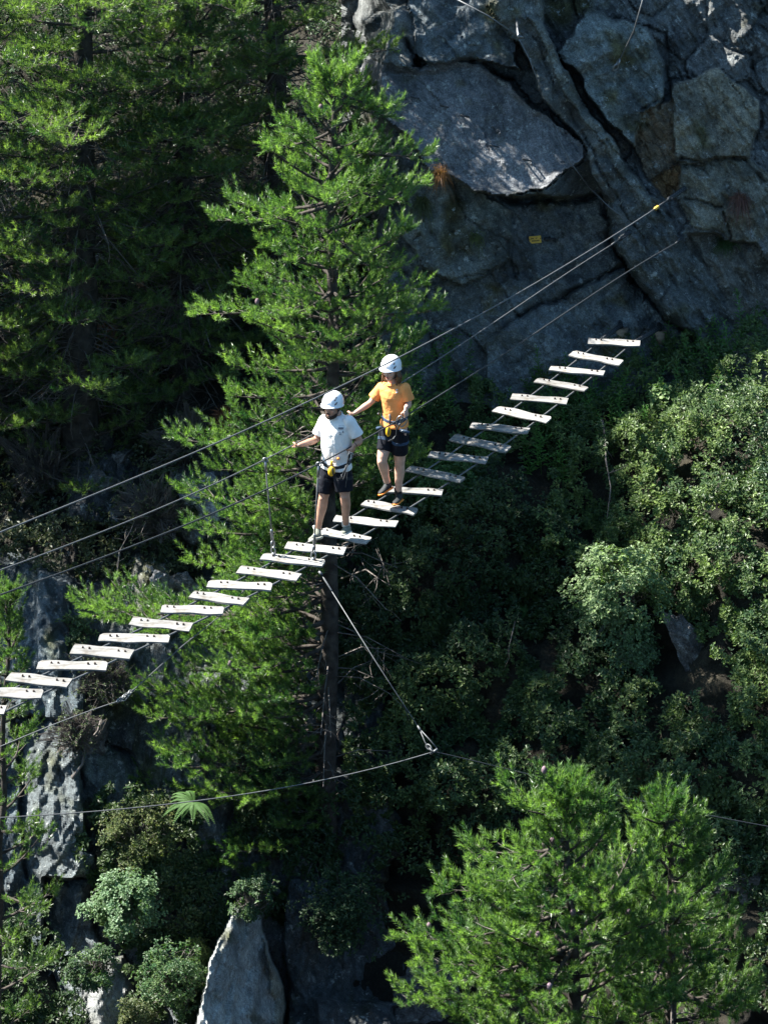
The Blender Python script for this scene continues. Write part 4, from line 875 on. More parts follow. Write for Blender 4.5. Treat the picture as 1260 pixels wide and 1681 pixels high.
m = MB(); a = PT(850,58,33.15); chain(m, a, a + np.array([.05, .1, -.05]), .08, .012); m.tube([a, a + np.array([0.02, cliffY(850,58) - 33.1, 0])], .015, 6); m.build('rock_anchor', M_steel, None, label='steel rock anchor at the top of the diagonal rib', cat='anchor')
# iron rungs in the slab and ring bolts
for k, (x, y) in enumerate(((680,158),(728,172),(762,188),(810,237),(864,260))):
    Y = cliffY(x, y); a = PT(x - 6, y, Y + .02); b = PT(x + 7, y + 3, Y + .02); o_ = np.array([0, -.12, .03]); m = MB(); m.tube([a, a + o_, b + o_, b], .012, 6)
    m.build('iron_rung', M_darksteel, None, label='rusty iron foot rung set into the big slab, number %s of the row' % ('highest', 'second', 'third', 'fourth', 'lowest')[k] if False else ('%s iron foot rung in the big grey slab' % ('topmost left', 'second from left', 'middle', 'second from right', 'lowest right')[k]), cat='rung', group='iron rungs in the slab')
for k, (x, y, lab) in enumerate(((1064,370,'bright ring bolt in the diagonal rib above the eye bolt'), (1063,391,'dark eye bolt just below the bright ring bolt'))):
    c = PT(x, y, cliffY(x, y) - .04); t = np.arange(13) / 12 * 6.283; m = MB(); m.tube(c + np.stack([np.cos(t) * .028, 0 * t, np.sin(t) * .028], 1), .008, 6); m.tube([c, c + np.array([0, .12, 0])], .012, 6)
    m.build('ring_bolt', M_steel if k == 0 else M_darksteel, None, label=lab, cat='bolt')
c = PT(896, 392, cliffY(896, 392) - .06); m = MB(); m.tube([c, c + np.array([.13, 0, .0])], .018, 6); m.ball(c, .03); m.tube([c + np.array([.05, 0, 0]), c + np.array([.05, .15, 0])], .012, 6)
m.build('rock_bolt', M_darksteel, None, label='dark steel bolt right of the small yellow sign', cat='bolt')
# yellow sign: two rows of small print
sc_ = PT(878, 393, cliffY(878, 393) - .07); sg = empty('yellow_sign', sc_, 'small yellow sign plate screwed to the dark cliff', 'sign')
Ms = Matrix.Rotation(math.radians(-6), 4, 'Z') @ Matrix.Rotation(math.radians(-8), 4, 'Y') @ Matrix.Rotation(math.radians(-10), 4, 'X')
m = MB(); m.box((0, 0, 0), (.082, .003, .05)); o = link('plate', m.mesh('plate', False), M_sign, sg); 
m = MB()
for row, segs in ((.018, ((-.055, -.015), (.012, .03))), (-.016, ((-.045, -.012), (-.004, .008), (.018, .052)))):
    for a, b in segs:
        x = a
        while x < b: m.box((x, -.004, row), (.0028, .0012, .009)); m.box((x + .004, -.004, row + R.choice([.006, -.006, 0])), (.004, .0012, .002)); x += .0105
lt = link('lettering', m.mesh('lettering', False), M_ink, o)
m = MB()
for x, z in ((-.073, .005), (.073, .008)): m.box((x, -.004, z), (.006, .002, .006))
link('screw', m.mesh('screw', False), M_ink, o)
o.rotation_euler = Ms.to_euler()

# ------------------------------------------------------------------ the two climbers
from mathutils.bvhtree import BVHTree
def skin_mat(name, c):
    m, nt, b = new_mat(name); tc = N(nt, 'ShaderNodeTexCoord'); n = N(nt, 'ShaderNodeTexNoise', Scale=14., Detail=4.); nt.links.new(tc.outputs['Object'], n.inputs['Vector'])
    r = ramp(nt, n.outputs[0], [(.3, tuple(x * .85 for x in c)), (.7, tuple(x * 1.12 for x in c))]); nt.links.new(r.outputs[0], b.inputs['Base Color'])
    b.inputs['Roughness'].default_value = .5; b.inputs['Subsurface Weight'].default_value = .12; b.inputs['Subsurface Radius'].default_value = (.02, .008, .004); b.inputs['Subsurface Scale'].default_value = .5; return m
def cloth_mat(name, c, bump=.004, sc=220, amp=.08):
    m, nt, b = new_mat(name); tc = N(nt, 'ShaderNodeTexCoord'); n = N(nt, 'ShaderNodeTexNoise', Scale=float(sc), Detail=3.); nt.links.new(tc.outputs['Object'], n.inputs['Vector'])
    r = ramp(nt, n.outputs[0], [(.3, tuple(x * (1 - amp) for x in c)), (.7, tuple(min(.9, x * (1 + amp)) for x in c))]); nt.links.new(r.outputs[0], b.inputs['Base Color'])
    n2 = N(nt, 'ShaderNodeTexNoise', Scale=11., Detail=3., Distortion=1.2); nt.links.new(tc.outputs['Object'], n2.inputs['Vector'])
    bp = N(nt, 'ShaderNodeBump', Strength=.6, Distance=.02); nt.links.new(n2.outputs[0], bp.inputs['Height']); nt.links.new(bp.outputs[0], b.inputs['Normal'])
    b.inputs['Roughness'].default_value = .85; b.inputs['Specular IOR Level'].default_value = .2; return m
M_skin1 = skin_mat('tanned_skin', (.46, .25, .17)); M_skin2 = skin_mat('light_skin', (.56, .34, .25))
M_wshirt = cloth_mat('white_cotton', (.80, .77, .74)); M_oshirt = cloth_mat('orange_cotton', (.80, .32, .10))
M_shorts = cloth_mat('black_shorts', (.007, .008, .013), amp=.3); M_beard = flat('dark_hair', (.03, .018, .012), .7, nscale=90, namp=.5); M_hair = flat('brown_hair', (.13, .07, .035), .55, nscale=90, namp=.5)
M_helmet = flat('white_helmet', (.82, .83, .86), .3, nscale=3, namp=.02, spec=.5); M_vent = flat('helmet_vent', (.015, .015, .018), .6)
M_lip = flat('lips', (.36, .13, .1), .5); M_eye = flat('eye', (.09, .06, .05), .3); M_logo = flat('white_print', (.8, .8, .8), .7); M_gprint = flat('grey_print', (.2, .21, .25), .8, nscale=200, namp=.6)
M_shoeb = flat('black_shoe', (.02, .022, .024), .7); M_shoeg = flat('grey_green_shoe', (.17, .18, .145), .8, nscale=60); M_sole = flat('pale_sole', (.62, .60, .52), .7); M_orange = flat('orange_sole', (.8, .25, .04), .5); M_sock = flat('sock', (.6, .6, .58), .9); M_sockb = flat('dark_sock', (.02, .02, .025), .9)

def remesh(mb, voxel, smooth=3, fold=0., seed=0, fscale=(9, 9, 5)):
    me = mb.mesh('tmp', True); o = bpy.data.objects.new('tmp', me); COL.objects.link(o)
    r = o.modifiers.new('r', 'REMESH'); r.mode = 'VOXEL'; r.voxel_size = voxel
    if smooth: s = o.modifiers.new('s', 'SMOOTH'); s.iterations = smooth; s.factor = .5
    dg = bpy.context.evaluated_depsgraph_get(); me2 = bpy.data.meshes.new_from_object(o.evaluated_get(dg)); bpy.data.objects.remove(o); bpy.data.meshes.remove(me)
    n = len(me2.vertices); co = np.empty(n * 3, np.float32); me2.vertices.foreach_get('co', co); co = co.reshape(-1, 3).astype(float)
    if fold:
        no = np.empty(n * 3, np.float32); me2.vertices.foreach_get('normal', no); no = no.reshape(-1, 3)
        d = fbm(co * np.array(fscale) + 5 * perlin(co * 4, seed)[:, None] * .35, 3, seed); d = d * .8
        co = co + no * (fold * d)[:, None]
    me2.vertices.foreach_set('co', co.astype(np.float32).ravel()); me2.polygons.foreach_set('use_smooth', np.ones(len(me2.polygons), bool)); me2.update(); return me2
def shift(me, org):
    me.transform(Matrix.Translation(-V(org))); return me
def grip(m, wrist, c, ax, off0=0.):
    """palm, four fingers and a thumb closed round a cable through c along ax"""
    a = unit(ax); b = wrist - c; b = unit(b - a * b.dot(a)); n = np.cross(a, b)
    k0 = c + b * .030 + n * .018
    w0 = wrist; pc = (w0 + k0) / 2
    m.loft([(w0, a * .026, n * .020), (w0 * .65 + k0 * .35, a * .036, n * .019), (w0 * .25 + k0 * .75, a * .042, n * .017), (k0, a * .042, n * .015)], 12)
    for i, (o, ln) in enumerate(((-.033, .9), (-.011, 1.), (.011, .97), (.032, .82))):
        ph = np.linspace(.35, 2.9 * ln, 7); r = np.linspace(.030, .021, 7)
        pts = c + a * o + b * (np.cos(ph) * r)[:, None] + n * (np.sin(ph) * r)[:, None]
        m.tube(np.concatenate([[k0 + a * o * .9 + b * .012], pts]), [.0105, .0105, .0102, .0100, .0096, .0092, .0086, .0075], 8)
    ph = np.linspace(-.3, -2.2, 6); r = np.linspace(.034, .024, 6)
    th = c - a * np.linspace(.038, .018, 6)[:, None] + b * (np.cos(ph) * r)[:, None] + n * (np.sin(ph) * r)[:, None]
    m.tube(np.concatenate([[w0 * .55 + k0 * .45 - a * .028], th]), [.014, .013, .0125, .012, .011, .010, .008], 8)
def limb(m, pts, rad, seg=14):
    p = np.array(pts); s = np.linspace(0, 1, len(p)); ss = np.linspace(0, 1, (len(p) - 1) * 4 + 1)
    q_ = np.stack([np.interp(ss, s, p[:, j]) for j in range(3)], 1); r = np.interp(ss, s, rad)
    for _ in range(2): q_[1:-1] = .25 * q_[:-2] + .5 * q_[1:-1] + .25 * q_[2:]
    m.tube(q_, r, seg); m.ball(p[0], rad[0], 12); m.ball(p[-1], rad[-1], 12)
def frame(f, u):
    f = unit(np.array(f, float)); r = unit(np.cross(f, u)); u = np.cross(r, f)
    return f, r, u, Matrix(((r[0], f[0], u[0]), (r[1], f[1], u[1]), (r[2], f[2], u[2])))  # columns: right, forward, up
def shoe(t, heel, toe, ankle, mat, smat, sockm, w=.047):
    heel, toe, ankle = map(np.array, (heel, toe, ankle)); d = unit(toe - heel); L = np.linalg.norm(toe - heel); up = unit((ankle - heel) - d * (ankle - heel).dot(d)); x = np.cross(d, up)
    m = MB(); S_ = []
    for s, ww, hh in ((0, .55, .9), (.06, .8, 1.1), (.2, .88, 1.15), (.38, .85, 1.05), (.55, .95, .78), (.75, 1.0, .58), (.9, .8, .45), (1., .35, .3)):
        c = heel + d * L * s; h = .062 * hh; S_.append((c + up * (h * .5 + .008), x * w * ww, up * h * .62))
    m.loft(S_, 16); m.tube([heel + d * L * .2 + up * .05, ankle + up * .01], [.045, .041], 12)
    me = remesh(m, .006, 3, .003, 3, (20, 20, 20)); o = link('shoe', shift(me, t.location), mat, t)
    m = MB(); S_ = []
    for s, ww in ((-.02, .6), (.05, .95), (.25, 1.0), (.5, .98), (.75, 1.12), (.92, .9), (1.03, .35)):
        S_.append((heel + d * L * s + up * .002, x * w * ww * 1.05, up * .013))
    m.loft(S_, 14); link('sole', shift(m.mesh('sole', True), t.location), smat, o)
    m = MB(); lg = unit(ankle - heel); m.tube([ankle - up * .01, ankle + up * .055], [.045, .043], 14); link('sock', shift(m.mesh('sock', True), t.location), sockm, t)

def climber(label, Y0, J, skin, shirtm, woman):
    """J holds joints as (photo x, photo y, offset of Y)"""
    g_ = lambda k: PT(J[k][0], J[k][1], Y0 + J[k][2])
    fw = unit(np.array([-.53, -.85, 0])); rt = np.array([-.85, .53, 0])   # forward and the climber's own right
    foot = (g_('heelA') + g_('heelB')) / 2; t = empty('person', foot, label, 'person'); org = np.array(t.location)
    m = MB(); k = .93 if woman else 1.
    # trunk
    for_body = J['torso']
    secs = [(PT(x, y, Y0 + dy), rt * hw * .93, fw * hd * .9) for x, y, dy, hw, hd in for_body]; m.loft(secs, 24)
    hd = g_('head'); f, r, u, M3 = frame(J['face'], UP)
    nb = g_('neck'); m.tube([nb - UP * .03, nb + UP * .02, hd - u * .07 - f * .01], [.062 * k, .055 * k, .052 * k], 14)
    # head: skull, face, jaw, nose, ears
    s_ = .95 if woman else 1.
    m.ball(hd + u * .025 - f * .012, np.array([.074, .094, .092]) * s_, 22, M3); m.ball(hd - u * .015 + f * .018, np.array([.064, .070, .085]) * s_, 20, M3)
    m.ball(hd - u * .072 + f * .040, np.array([.042, .040, .034]) * s_, 16, M3)
    m.tube([hd + u * .018 + f * .080, hd - u * .010 + f * .098, hd - u * .026 + f * .101], [.008, .011, .014], 8); m.ball(hd + u * .03 + f * .062, np.array([.052, .026, .014]), 12, M3)
    for q_ in (-1, 1):
        m.ball(hd + r * q_ * .074 * s_ - f * .012 - u * .005, np.array([.010, .018, .030]), 10, M3); m.ball(hd + r * q_ * .035 - u * .02 + f * .058, np.array([.024, .02, .02]), 10, M3)
    # arms
    for s in 'AB':
        sh, el, wr, ha = g_('sh' + s), g_('el' + s), g_('wr' + s), g_('ha' + s)
        limb(m, [sh, sh * .5 + el * .5, el, el * .62 + wr * .38, wr], np.array([.054, .046, .037, .040, .026]) * k)
        grip(m, wr, ha, J['ax' + s])
    for s in 'AB':
        hp_, kn, an = g_('hip' + s), g_('kn' + s), g_('an' + s)
        limb(m, [hp_, hp_ * .5 + kn * .5, kn, kn * .72 + an * .28 - fw * .012, kn * .35 + an * .65, an], np.array([.088, .076, .055, .057, .042, .036]) * (1.04 if woman else 1.0), 16)
        m.ball(kn + fw * .018, .040, 12)
    body = link('body', shift(remesh(m, .0058, 2), org), skin, t)
    # shirt
    m = MB(); m.loft([(PT(x, y, Y0 + dy), rt * hw, fw * hd) for x, y, dy, hw, hd in J['shirt']], 32)
    for s in 'AB':
        sh, el = g_('sh' + s), g_('el' + s); se = sh + (el - sh) * J['sleeve']
        a = unit(el - sh); x = unit(np.cross(a, UP) + 1e-6); y = np.cross(a, x); rs = np.array([.066, .070, .076, .080]) * k
        m.ball(sh, .066 * k, 14)
        m.loft([(sh - a * .03, x * rs[0] * .8, y * rs[0] * .8), (sh, x * rs[0], y * rs[0]), (sh * .5 + se * .5, x * rs[1], y * rs[1]), (se, x * rs[2], y * rs[2] * 1.05)], 20)
    sm = remesh(m, .0065, 3, .010, 11 if woman else 21, (10, 10, 4)); 
    n_ = len(sm.vertices); co = np.empty(n_ * 3, np.float32); sm.vertices.foreach_get('co', co); bvh = BVHTree.FromPolygons([tuple(x) for x in co.reshape(-1, 3)], [tuple(p.vertices) for p in sm.polygons])
    shirt = link('shirt', shift(sm, org), shirtm, t)
    def hit(px, py, off=.006):
        d = V(unit(PT(px, py, 1.))); h = bvh.ray_cast(Vector((0, 0, 0)), d)
        return np.array(h[0] + h[1] * off) if h[0] is not None else PT(px, py, Y0 - .12)
    # collar
    m = MB(); tt = np.arange(25) / 24 * 6.2832; c0 = nb + UP * .005 + fw * .008; m.tube(c0 + rt * (np.cos(tt) * .070 * k)[:, None] + fw * (np.sin(tt) * .070)[:, None] - UP * (np.sin(tt) * .022)[:, None], .008, 8, cap=False)
    link('collar', shift(m.mesh('collar'), org), shirtm, shirt)
    # shorts
    m = MB(); w = J['shortw']
    hA, hB, kA, kB = g_('hipA'), g_('hipB'), g_('knA'), g_('knB'); hc = (hA + hB) / 2
    m.loft([(hc + UP * .14, rt * .135 * k, fw * .10), (hc + UP * .03, rt * .168, fw * .128), (hc - UP * .05, rt * .165, fw * .12)], 24)
    for hp_, kn in ((hA, kA), (hB, kB)):
        e = hp_ + (kn - hp_) * J['shortl']; a = unit(e - hp_); x = unit(rt - a * rt.dot(a)); y = np.cross(a, x)
        m.loft([(hp_ + UP * .03, x * .092, y * .105), (hp_ * .6 + e * .4, x * .095 * w, y * .105 * w), (e, x * .086 * w, y * .094 * w)], 20)
    link('shorts', shift(remesh(m, .007, 2, .012, 5, (12, 12, 5)), org), M_shorts, t)
    # shoes
    for s in 'AB': shoe(t, g_('heel' + s), g_('toe' + s), g_('an' + s) , *J['shoes'])
    # helmet
    hc = hd + u * .066 - f * .014; m = MB(); S_ = []
    hu = unit(u - f * .16); hf = unit(f - hu * f.dot(hu)); hr = np.cross(hf, hu)
    for h in (-.034, -.02, 0, .03, .06, .085, .103, .115, .121):
        q_ = math.sqrt(max(0.02, 1 - (max(h, 0) / .124) ** 2)); fl = 1 + (.05 if h < -.03 else 0)
        S_.append((hc + hu * h + hf * (.008 if h < 0 else 0), hr * .111 * q_ * fl, hf * .138 * q_ * fl))
    m.loft(S_, 32); hel = link('helmet', shift(m.mesh('helmet'), org), M_helmet, t)
    m = MB(); tt = np.arange(33) / 32 * 6.2832; ring = hc - hu * .034 + hf * .008 + hr * (np.cos(tt) * .113)[:, None] + hf * (np.sin(tt) * .142)[:, None] + hf * (np.maximum(0, np.sin(tt)) ** 3 * .018)[:, None] - hu * (np.maximum(0, np.sin(tt)) ** 3 * .006)[:, None]
    m.tube(ring, .0065, 8, cap=False); link('rim', shift(m.mesh('rim'), org), M_helmet, hel)
    def on_h(a, h, o=.002):
        q_ = math.sqrt(max(.02, 1 - (max(h, 0) / .124) ** 2)); return hc + hu * h + hr * math.sin(a) * (.111 * q_ + o) + hf * math.cos(a) * (.138 * q_ + o)
    for a, h, l in ((-.95, .012, .034), (-.85, .052, .016), (-1.0, .074, .014), (.95, .012, .034), (.85, .052, .016), (1.0, .074, .014)) if not woman else ((-.95, .010, .032), (-.88, .052, .018), (.95, .010, .032), (.88, .052, .018)):
        m = MB(); sg_ = 1 if a > 0 else -1; m.tube([on_h(a - .10 * sg_ * (l / .03), h - l * .5), on_h(a, h), on_h(a + .12 * sg_ * (l / .03), h + l * .5)], [.004, .0085, .004], 8); link('vent', shift(m.mesh('vent'), org), M_vent, hel)
    m = MB(); m.tube([on_h(x, .004 + .22 * (x + .12) ** 2 * 3.) for x in np.linspace(-.30, .10, 8)], .0026, 5); link('emblem', shift(m.mesh('emblem'), org), M_vent, hel)
    for q_ in (-1, 1):
        m = MB(); m.tube([hc - hu * .03 + r * q_ * .085 + f * .02, hd + r * q_ * .074 - u * .05 + f * .01, hd - u * .108 + f * .045], .006, 6); link('chin_strap', shift(m.mesh('chin_strap'), org), M_rubber, hel)
    # face details
    for q_ in (-1, 1):
        m = MB(); m.ball(hd + r * q_ * .031 + u * .010 + f * .074, np.array([.014, .008, .0055]), 10, M3); link('eye', shift(m.mesh('eye'), org), M_eye, t)
        m = MB(); m.tube([hd + r * q_ * .016 + u * .028 + f * .083, hd + r * q_ * .034 + u * .032 + f * .080, hd + r * q_ * .052 + u * .026 + f * .068], [.004, .0045, .003], 6); link('eyebrow', shift(m.mesh('eyebrow'), org), M_beard if not woman else M_hair, t)
    m = MB(); m.ball(hd - u * .052 + f * .083, np.array([.024, .010, .0085]), 12, M3); link('lips', shift(m.mesh('lips'), org), M_lip, t)
    g = np.random.default_rng(9)
    if not woman:
        m = MB(); 
        for th in np.linspace(-1.35, 1.35, 15):
            c = hd + r * math.sin(th) * .068 + f * (.012 + math.cos(th) * .066) - u * (.060 + .034 * math.cos(th)); m.ball(c, np.array([.015, .012, .019 + .004 * math.cos(th)]), 8, M3)
        m.tube([hd - u * .040 + f * .090 + r * x for x in (-.028, 0, .028)], [.005, .007, .005], 6)
        m.tube([hd - u * .03 + r * .072 - f * .01, hd + u * .03 + r * .076 - f * .02], .014, 8); m.tube([hd - u * .03 - r * .072 - f * .01, hd + u * .03 - r * .076 - f * .02], .014, 8)
        link('beard', shift(remesh(m, .005, 2, .006, 4, (60, 60, 60)), org), M_beard, t)
        m = MB(); m.ball(hd + u * .015 - f * .045, np.array([.072, .062, .075]), 16, M3); link('hair', shift(m.mesh('hair'), org), M_beard, t)
    else:
        m = MB(); m.ball(hd + u * .01 - f * .045, np.array([.075, .065, .085]), 16, M3)
        for i in range(26):
            a = g.uniform(-1, 1); sd_ = -1 if i % 3 else 1; p0 = hd + u * .01 + r * sd_ * g.uniform(.055, .076) - f * g.uniform(-.01, .07); e = p0 - UP * g.uniform(.10, .20) + r * sd_ * g.uniform(0, .03) + f * g.uniform(-.02, .03)
            m.tube([p0, (p0 + e) / 2 + r * sd_ * .018, e], [.013, .013, .005], 6)
        link('hair', shift(remesh(m, .005, 1, .006, 4, (70, 70, 20)), org), M_hair, t)
    # harness
    bx, by, bdy, bw, bd = J['belt']; bc = PT(bx, by, Y0 + bdy); hb = MB(); tt = np.arange(41) / 40 * 6.2832
    ringp = [bc + rt * math.cos(a) * bw + fw * math.sin(a) * bd + UP * (.012 * math.sin(a * 2 + 1) - .02 * max(0, math.sin(a))) for a in tt]
    for dz in (-.014, -.005, .005, .014): hb.tube(np.array(ringp) + UP * dz, .007, 6, cap=False)
    har = link('harness', shift(hb.mesh('harness'), org), M_blue if woman else M_rubber, t)
    for hp_, kn in ((hA, kA), (hB, kB)):
        c = hp_ + (kn - hp_) * .30; a = unit(kn - hp_); x = unit(rt - a * rt.dot(a)); y = np.cross(a, x); m = MB()
        for dz in (-.012, 0, .012): m.tube(c + a * dz + x * (np.cos(tt) * (.094 if woman else .104))[:, None] + y * (np.sin(tt) * (.102 if woman else .112))[:, None], .005, 6, cap=False)
        link('leg_loop', shift(m.mesh('leg_loop'), org), M_blue if woman else M_rubber, har)
    def bit(name, pix, rad, mat, off=.01, dy=None, flatr=None):
        pts = [hit(x, y, off) if dy is None else PT(x, y, Y0 + dy) for x, y in pix]; m = MB(); m.tube(np.array(pts), rad, 7); link(name, shift(m.mesh(name), org), mat, har); return pts
    def biner(c, ax, nn, sz=.055, r_=.006):
        m = MB(); tt_ = np.arange(17) / 16 * 6.2832; ax = unit(ax); nn = unit(np.cross(ax, nn)); m.tube(c + ax * (np.cos(tt_) * sz)[:, None] + nn * (np.sin(tt_) * sz * .55 * (1 + .25 * np.cos(tt_)))[:, None], r_, 6, cap=False)
        link('carabiner', shift(m.mesh('carabiner'), org), M_steel, har)
    fy = -.17
    if not woman:
        bit('belay_loop', [(544, 757), (543.5, 764)], .014, M_yellow, dy=fy)
        m = MB(); c = PT(544, 773.5, Y0 + fy - .01); m.ball(c, np.array([.040, .03, .062]), 16, Matrix.Rotation(.15, 3, 'Y')); link('yellow_pouch', shift(m.mesh('yellow_pouch'), org), M_yellow, har)
        m = MB(); m.ball(c + np.array([.014, -.014, .004]), np.array([.014, .02, .048]), 12, Matrix.Rotation(-.15, 3, 'Y')); link('pouch_strap', shift(m.mesh('pouch_strap'), org), M_darksteel, har)
        biner(PT(543, 764, Y0 + fy), (.9, 0, .3), (0, 1, 0), .03)
        bit('orange_buckle', [(553, 753), (557, 752.5)], .013, M_orange, dy=fy + .01)
        bit('lanyard', [(574, 741), (573, 748), (571, 757), (568, 768), (565, 776)], [.014, .016, .012, .007, .004], M_rubber, dy=-.24)
        bit('lanyard', [(575, 742), (578, 748), (575, 756), (570, 764), (568, 772), (563, 788), (560, 779)], .004, M_cable, dy=-.25)
        bit('lanyard', [(568, 764), (563, 776), (557, 787)], .0035, M_cable, dy=-.24)
        bit('lanyard', [(572, 757), (570, 775), (568, 792), (567, 800)], .003, M_cable, dy=-.22)
        biner(PT(575, 749, Y0 - .25), (.25, 0, 1), (0, 1, 0), .045)
        bit('lanyard', [(545, 762), (549, 780), (554, 786), (560, 788)], .005, M_rubber, dy=fy)
        # watch
        wr, el = g_('wrB'), g_('elB'); m = MB(); a = unit(wr - el); m.tube([wr - a * .030, wr - a * .012], .031, 12); link('wristband', shift(m.mesh('wristband'), org), M_rubber, t)
        # little print on the chest: heading bar, lettering block and two small drawings
        m = MB()
        def dash(x0, y0, x1, y1, r_=.0028): m.tube(np.array([hit(x0, y0, .003), hit((x0 + x1) / 2, (y0 + y1) / 2, .003), hit(x1, y1, .003)]), r_, 5)
        for x in np.arange(556.2, 564, 1.8): dash(x, 698.8, x + .9, 698.7, .0018)
        for x in np.arange(555, 563.6, 1.25): dash(x, 702, x + .3, 704.6, .0028); dash(x, 702 + (x * 7 % 2), x + 1.1, 702.2 + (x * 7 % 2), .0024)
        dash(555, 701.6, 564.3, 701.4, .0016)
        for a in range(6): dash(557 + 2.1 * math.cos(a), 711 + 1.7 * math.sin(a), 557 + 2.1 * math.cos(a + 1), 711 + 1.7 * math.sin(a + 1), .0022)
        dash(555, 712.8, 559.6, 713, .003); dash(562.8, 707, 562.4, 709.6, .0042); dash(562, 710, 563.6, 710, .003)
        link('shirt_print', shift(m.mesh('shirt_print'), org), M_gprint, shirt)
    else:
        bit('belay_loop', [(640, 683), (639.5, 696)], .012, M_blue, dy=fy)
        m = MB(); c = PT(637, 708, Y0 + fy - .03); m.ball(c, np.array([.030, .026, .068]), 16); link('yellow_pouch', shift(m.mesh('yellow_pouch'), org), M_yellow, har)
        m = MB(); m.ball(c + np.array([.004, -.016, .006]), np.array([.010, .016, .052]), 12); link('pouch_strap', shift(m.mesh('pouch_strap'), org), M_darksteel, har)
        bit('grey_strap', [(639.5, 680), (640, 690), (640, 694)], .012, M_cable, dy=fy - .01)
        for x, y, a_ in ((655.5, 690, .5), (661.5, 693, .45)): biner(PT(x, y, Y0 - .26), (a_, 0, 1), (0, 1, 0), .06, .0065)
        bit('lanyard', [(660, 683), (656, 696), (651, 704), (650, 714), (646, 720), (637, 724)], .007, M_rubber, dy=-.25)
        bit('lanyard', [(648, 716), (644, 722), (640, 723.5)], .006, M_cable, dy=-.25); bit('lanyard', [(645, 694), (649, 700), (652, 705)], .007, M_rubber, dy=-.2)
        bit('side_strap', [(620, 678), (622, 681)], .012, M_cable, dy=-.02); bit('side_buckle', [(617, 703), (626, 702)], .018, M_blue, dy=-.12); bit('side_buckle', [(656, 706), (672, 710)], .016, M_blue, dy=-.19)
        biner(PT(661, 708, Y0 - .24), (1, 0, 0), (0, 1, 0), .018, .004)
        m = MB(); sx, sy = 651.4, 642
        pts = [(sx + 1.3, sy - 2.4), (sx + .2, sy - 3.2), (sx - 1.3, sy - 2.2), (sx - 1.1, sy - .8), (sx + .5, sy + .2), (sx + 1.2, sy + 1.4), (sx + .3, sy + 2.7), (sx - 1.2, sy + 2.6), (sx - 1.6, sy + 1.4)]
        m.tube(np.array([hit(x, y, .003) for x, y in pts]), .0042, 6); link('shirt_emblem', shift(m.mesh('shirt_emblem'), org), M_logo, shirt)
    return t
axd = unit(np.array([.53, .85, .0]))
def at_px(q_, px):
    k = np.argmin([abs((p[0] / (p[1] * CT - p[2] * ST) * F + 630) - px) for p in q_]); return q_[k]
YMan = 27.06
hA_ = at_px(q2, 483.5); hB_ = at_px(q3, 574.5)
man = dict(torso=[(552,772,.0,.15,.105),(552,752,.0,.145,.10),(552,730,0,.150,.105),(552,708,0,.175,.12),(552,693,0,.185,.11),(552,684,0,.13,.075),(551.5,679,-.01,.06,.055)],
 shirt=[(551.5,766,0,.192,.15),(551.5,765,0,.195,.152),(552,752,0,.168,.132),(552,740,0,.182,.142),(552,722,0,.188,.145),(552,705,0,.200,.142),(552,693,0,.198,.128),(552,685,0,.15,.095),(551.5,680,-.01,.085,.072)],
 head=(545.5,669,-.05), face=(-.48,-.74,-.02), neck=(551.5,681,-.01), sleeve=.72, belt=(551.5,755,0,.178,.142),
 shA=(532,690,.09), elA=(519.5,722,.08), wrA=(491.5,730.5,hA_[1]-YMan-.03), haA=(484,729,hA_[1]-YMan), axA=axd,
 shB=(573,691,-.10), elB=(591,724,-.10), wrB=(581,731,hB_[1]-YMan-.01), haB=(575,740,hB_[1]-YMan), axB=axd,
 hipA=(541,771,.06), hipB=(562,772,-.05), knA=(530.5,817,.0), knB=(566,815,-.14), anA=(521.5,869,.08), anB=(567.5,862,.0),
 heelA=(527,883.5,.02), toeA=(508.5,888,-.12), heelB=(572.5,873,.03), toeB=(561,878.5,-.16), shoes=(M_shoeg, M_sole, M_sock), shortw=1.12, shortl=.80)
climber('bearded man in white T-shirt, black shorts and white helmet, walking in front on the planks', YMan, man, M_skin1, M_wshirt, False)
YWo = 27.95
hA_ = at_px(q2, 573.5); hB_ = at_px(q3, 664)
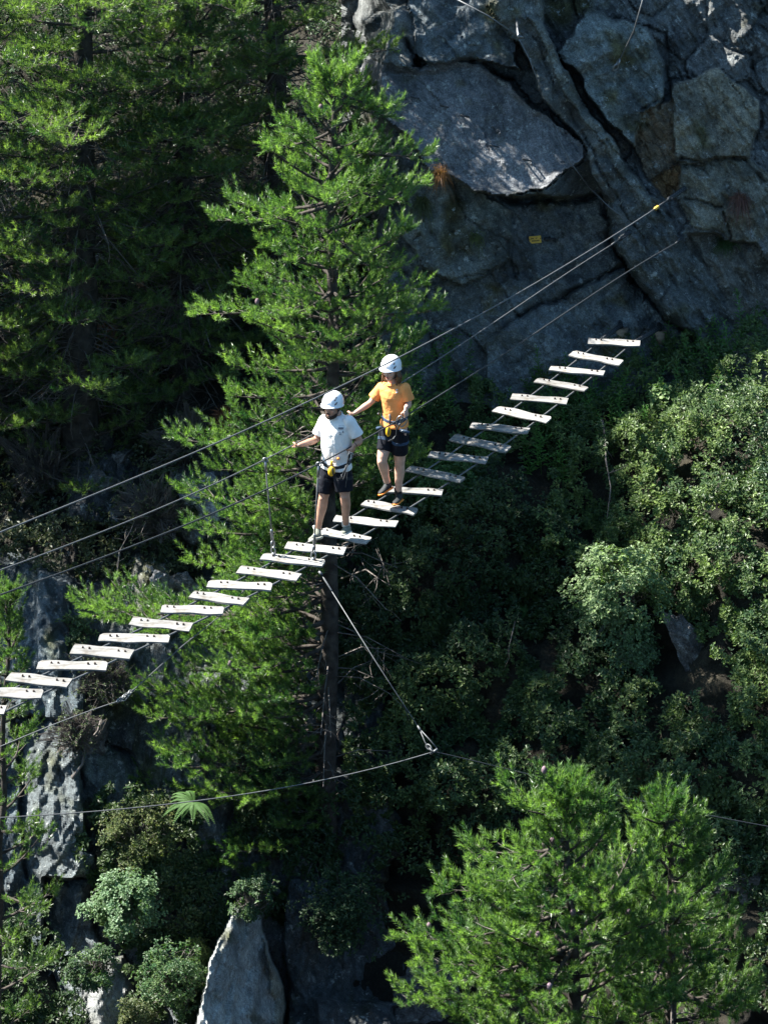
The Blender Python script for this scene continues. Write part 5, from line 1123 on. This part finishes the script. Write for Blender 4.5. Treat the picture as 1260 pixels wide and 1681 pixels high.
wom = dict(torso=[(648,704,.0,.150,.11),(648,686,.0,.128,.095),(647,668,0,.125,.095),(646,650,0,.150,.115),(645,637,0,.155,.095),(644.5,630,0,.11,.07),(643,625,-.01,.05,.05)],
 shirt=[(647.5,697,0,.168,.14),(647.5,695,0,.170,.142),(647.5,683,0,.146,.118),(647.5,674,0,.152,.122),(646.5,660,0,.152,.125),(646,648,0,.165,.135),(645,638,0,.170,.112),(644.5,631,0,.125,.085),(643.5,627,-.01,.072,.062)],
 head=(641,609,-.04), face=(-.44,-.76,-.04), neck=(643.5,627,-.01), sleeve=.70, belt=(647.5,683,0,.152,.124),
 shA=(626,636,.08), elA=(608,661,.06), wrA=(584.5,676.5,hA_[1]-YWo-.02), haA=(574,678,hA_[1]-YWo), axA=axd,
 shB=(665,637,-.08), elB=(671,664,-.08), wrB=(666,669,-.22), haB=(664,681,hB_[1]-YWo), axB=axd,
 hipA=(637,706,.05), hipB=(657,707,-.05), knA=(626,757,-.12), knB=(655.5,763,-.03), anA=(636,793,.02), anB=(653.5,808,.0),
 heelA=(642,801,.03), toeA=(622.5,813,-.12), heelB=(658,820,.03), toeB=(647,829,-.17), shoes=(M_shoeb, M_orange, M_sockb, .044), shortw=1.0, shortl=.66)
climber('woman in orange T-shirt and white helmet stepping down behind the man', YWo, wom, M_skin2, M_oshirt, True)

# ------------------------------------------------------------------ pines just beyond the frame: the wood continued above, added shade-casters at the left
src = [o for o in COL.objects if o.name.startswith('pine_tree')]
kids = {o: [c for c in COL.objects if c.parent == o] for o in src}
def copy_pine(o, loc, rz, sc, label):
    c = o.copy(); COL.objects.link(c); c.location = V(loc); c.rotation_euler = (0, 0, rz); c.scale = (sc,) * 3; c['label'] = label; c['group'] = 'pines beyond the frame'
    for k in kids[o]: d = k.copy(); COL.objects.link(d); d.parent = c
for i, (x, y, Yc, rz, sc, k, lab) in enumerate([(-340,1350,32.,2.,.9,0,'unseen pine added beyond the left edge to shade the crag below the bridge'), (-420,800,34.4,1.,1.1,4,'old pine added beyond the left edge level with the bridge for shade'),
    (-250,520,35.6,2.2,1.25,6,'old pine added beyond the left edge to shade the upper slope'), (-160,120,37.6,.7,1.2,5,'old pine added beyond the upper left corner for its shade'), (-470,330,36.3,3.9,1.3,6,'old pine added well beyond the upper left corner for its shade'),
    (620,-60,38.6,1.3,.9,5,'old pine above the frame over the big slab'), (820,-140,38.2,2.9,.9,6,'old pine above the frame over the diagonal rib'), (1050,-160,38.,4.4,1.,4,'old pine above the frame over the grey dome')]):
    copy_pine(src[k], PT(x, y, Yc), rz, sc, lab)
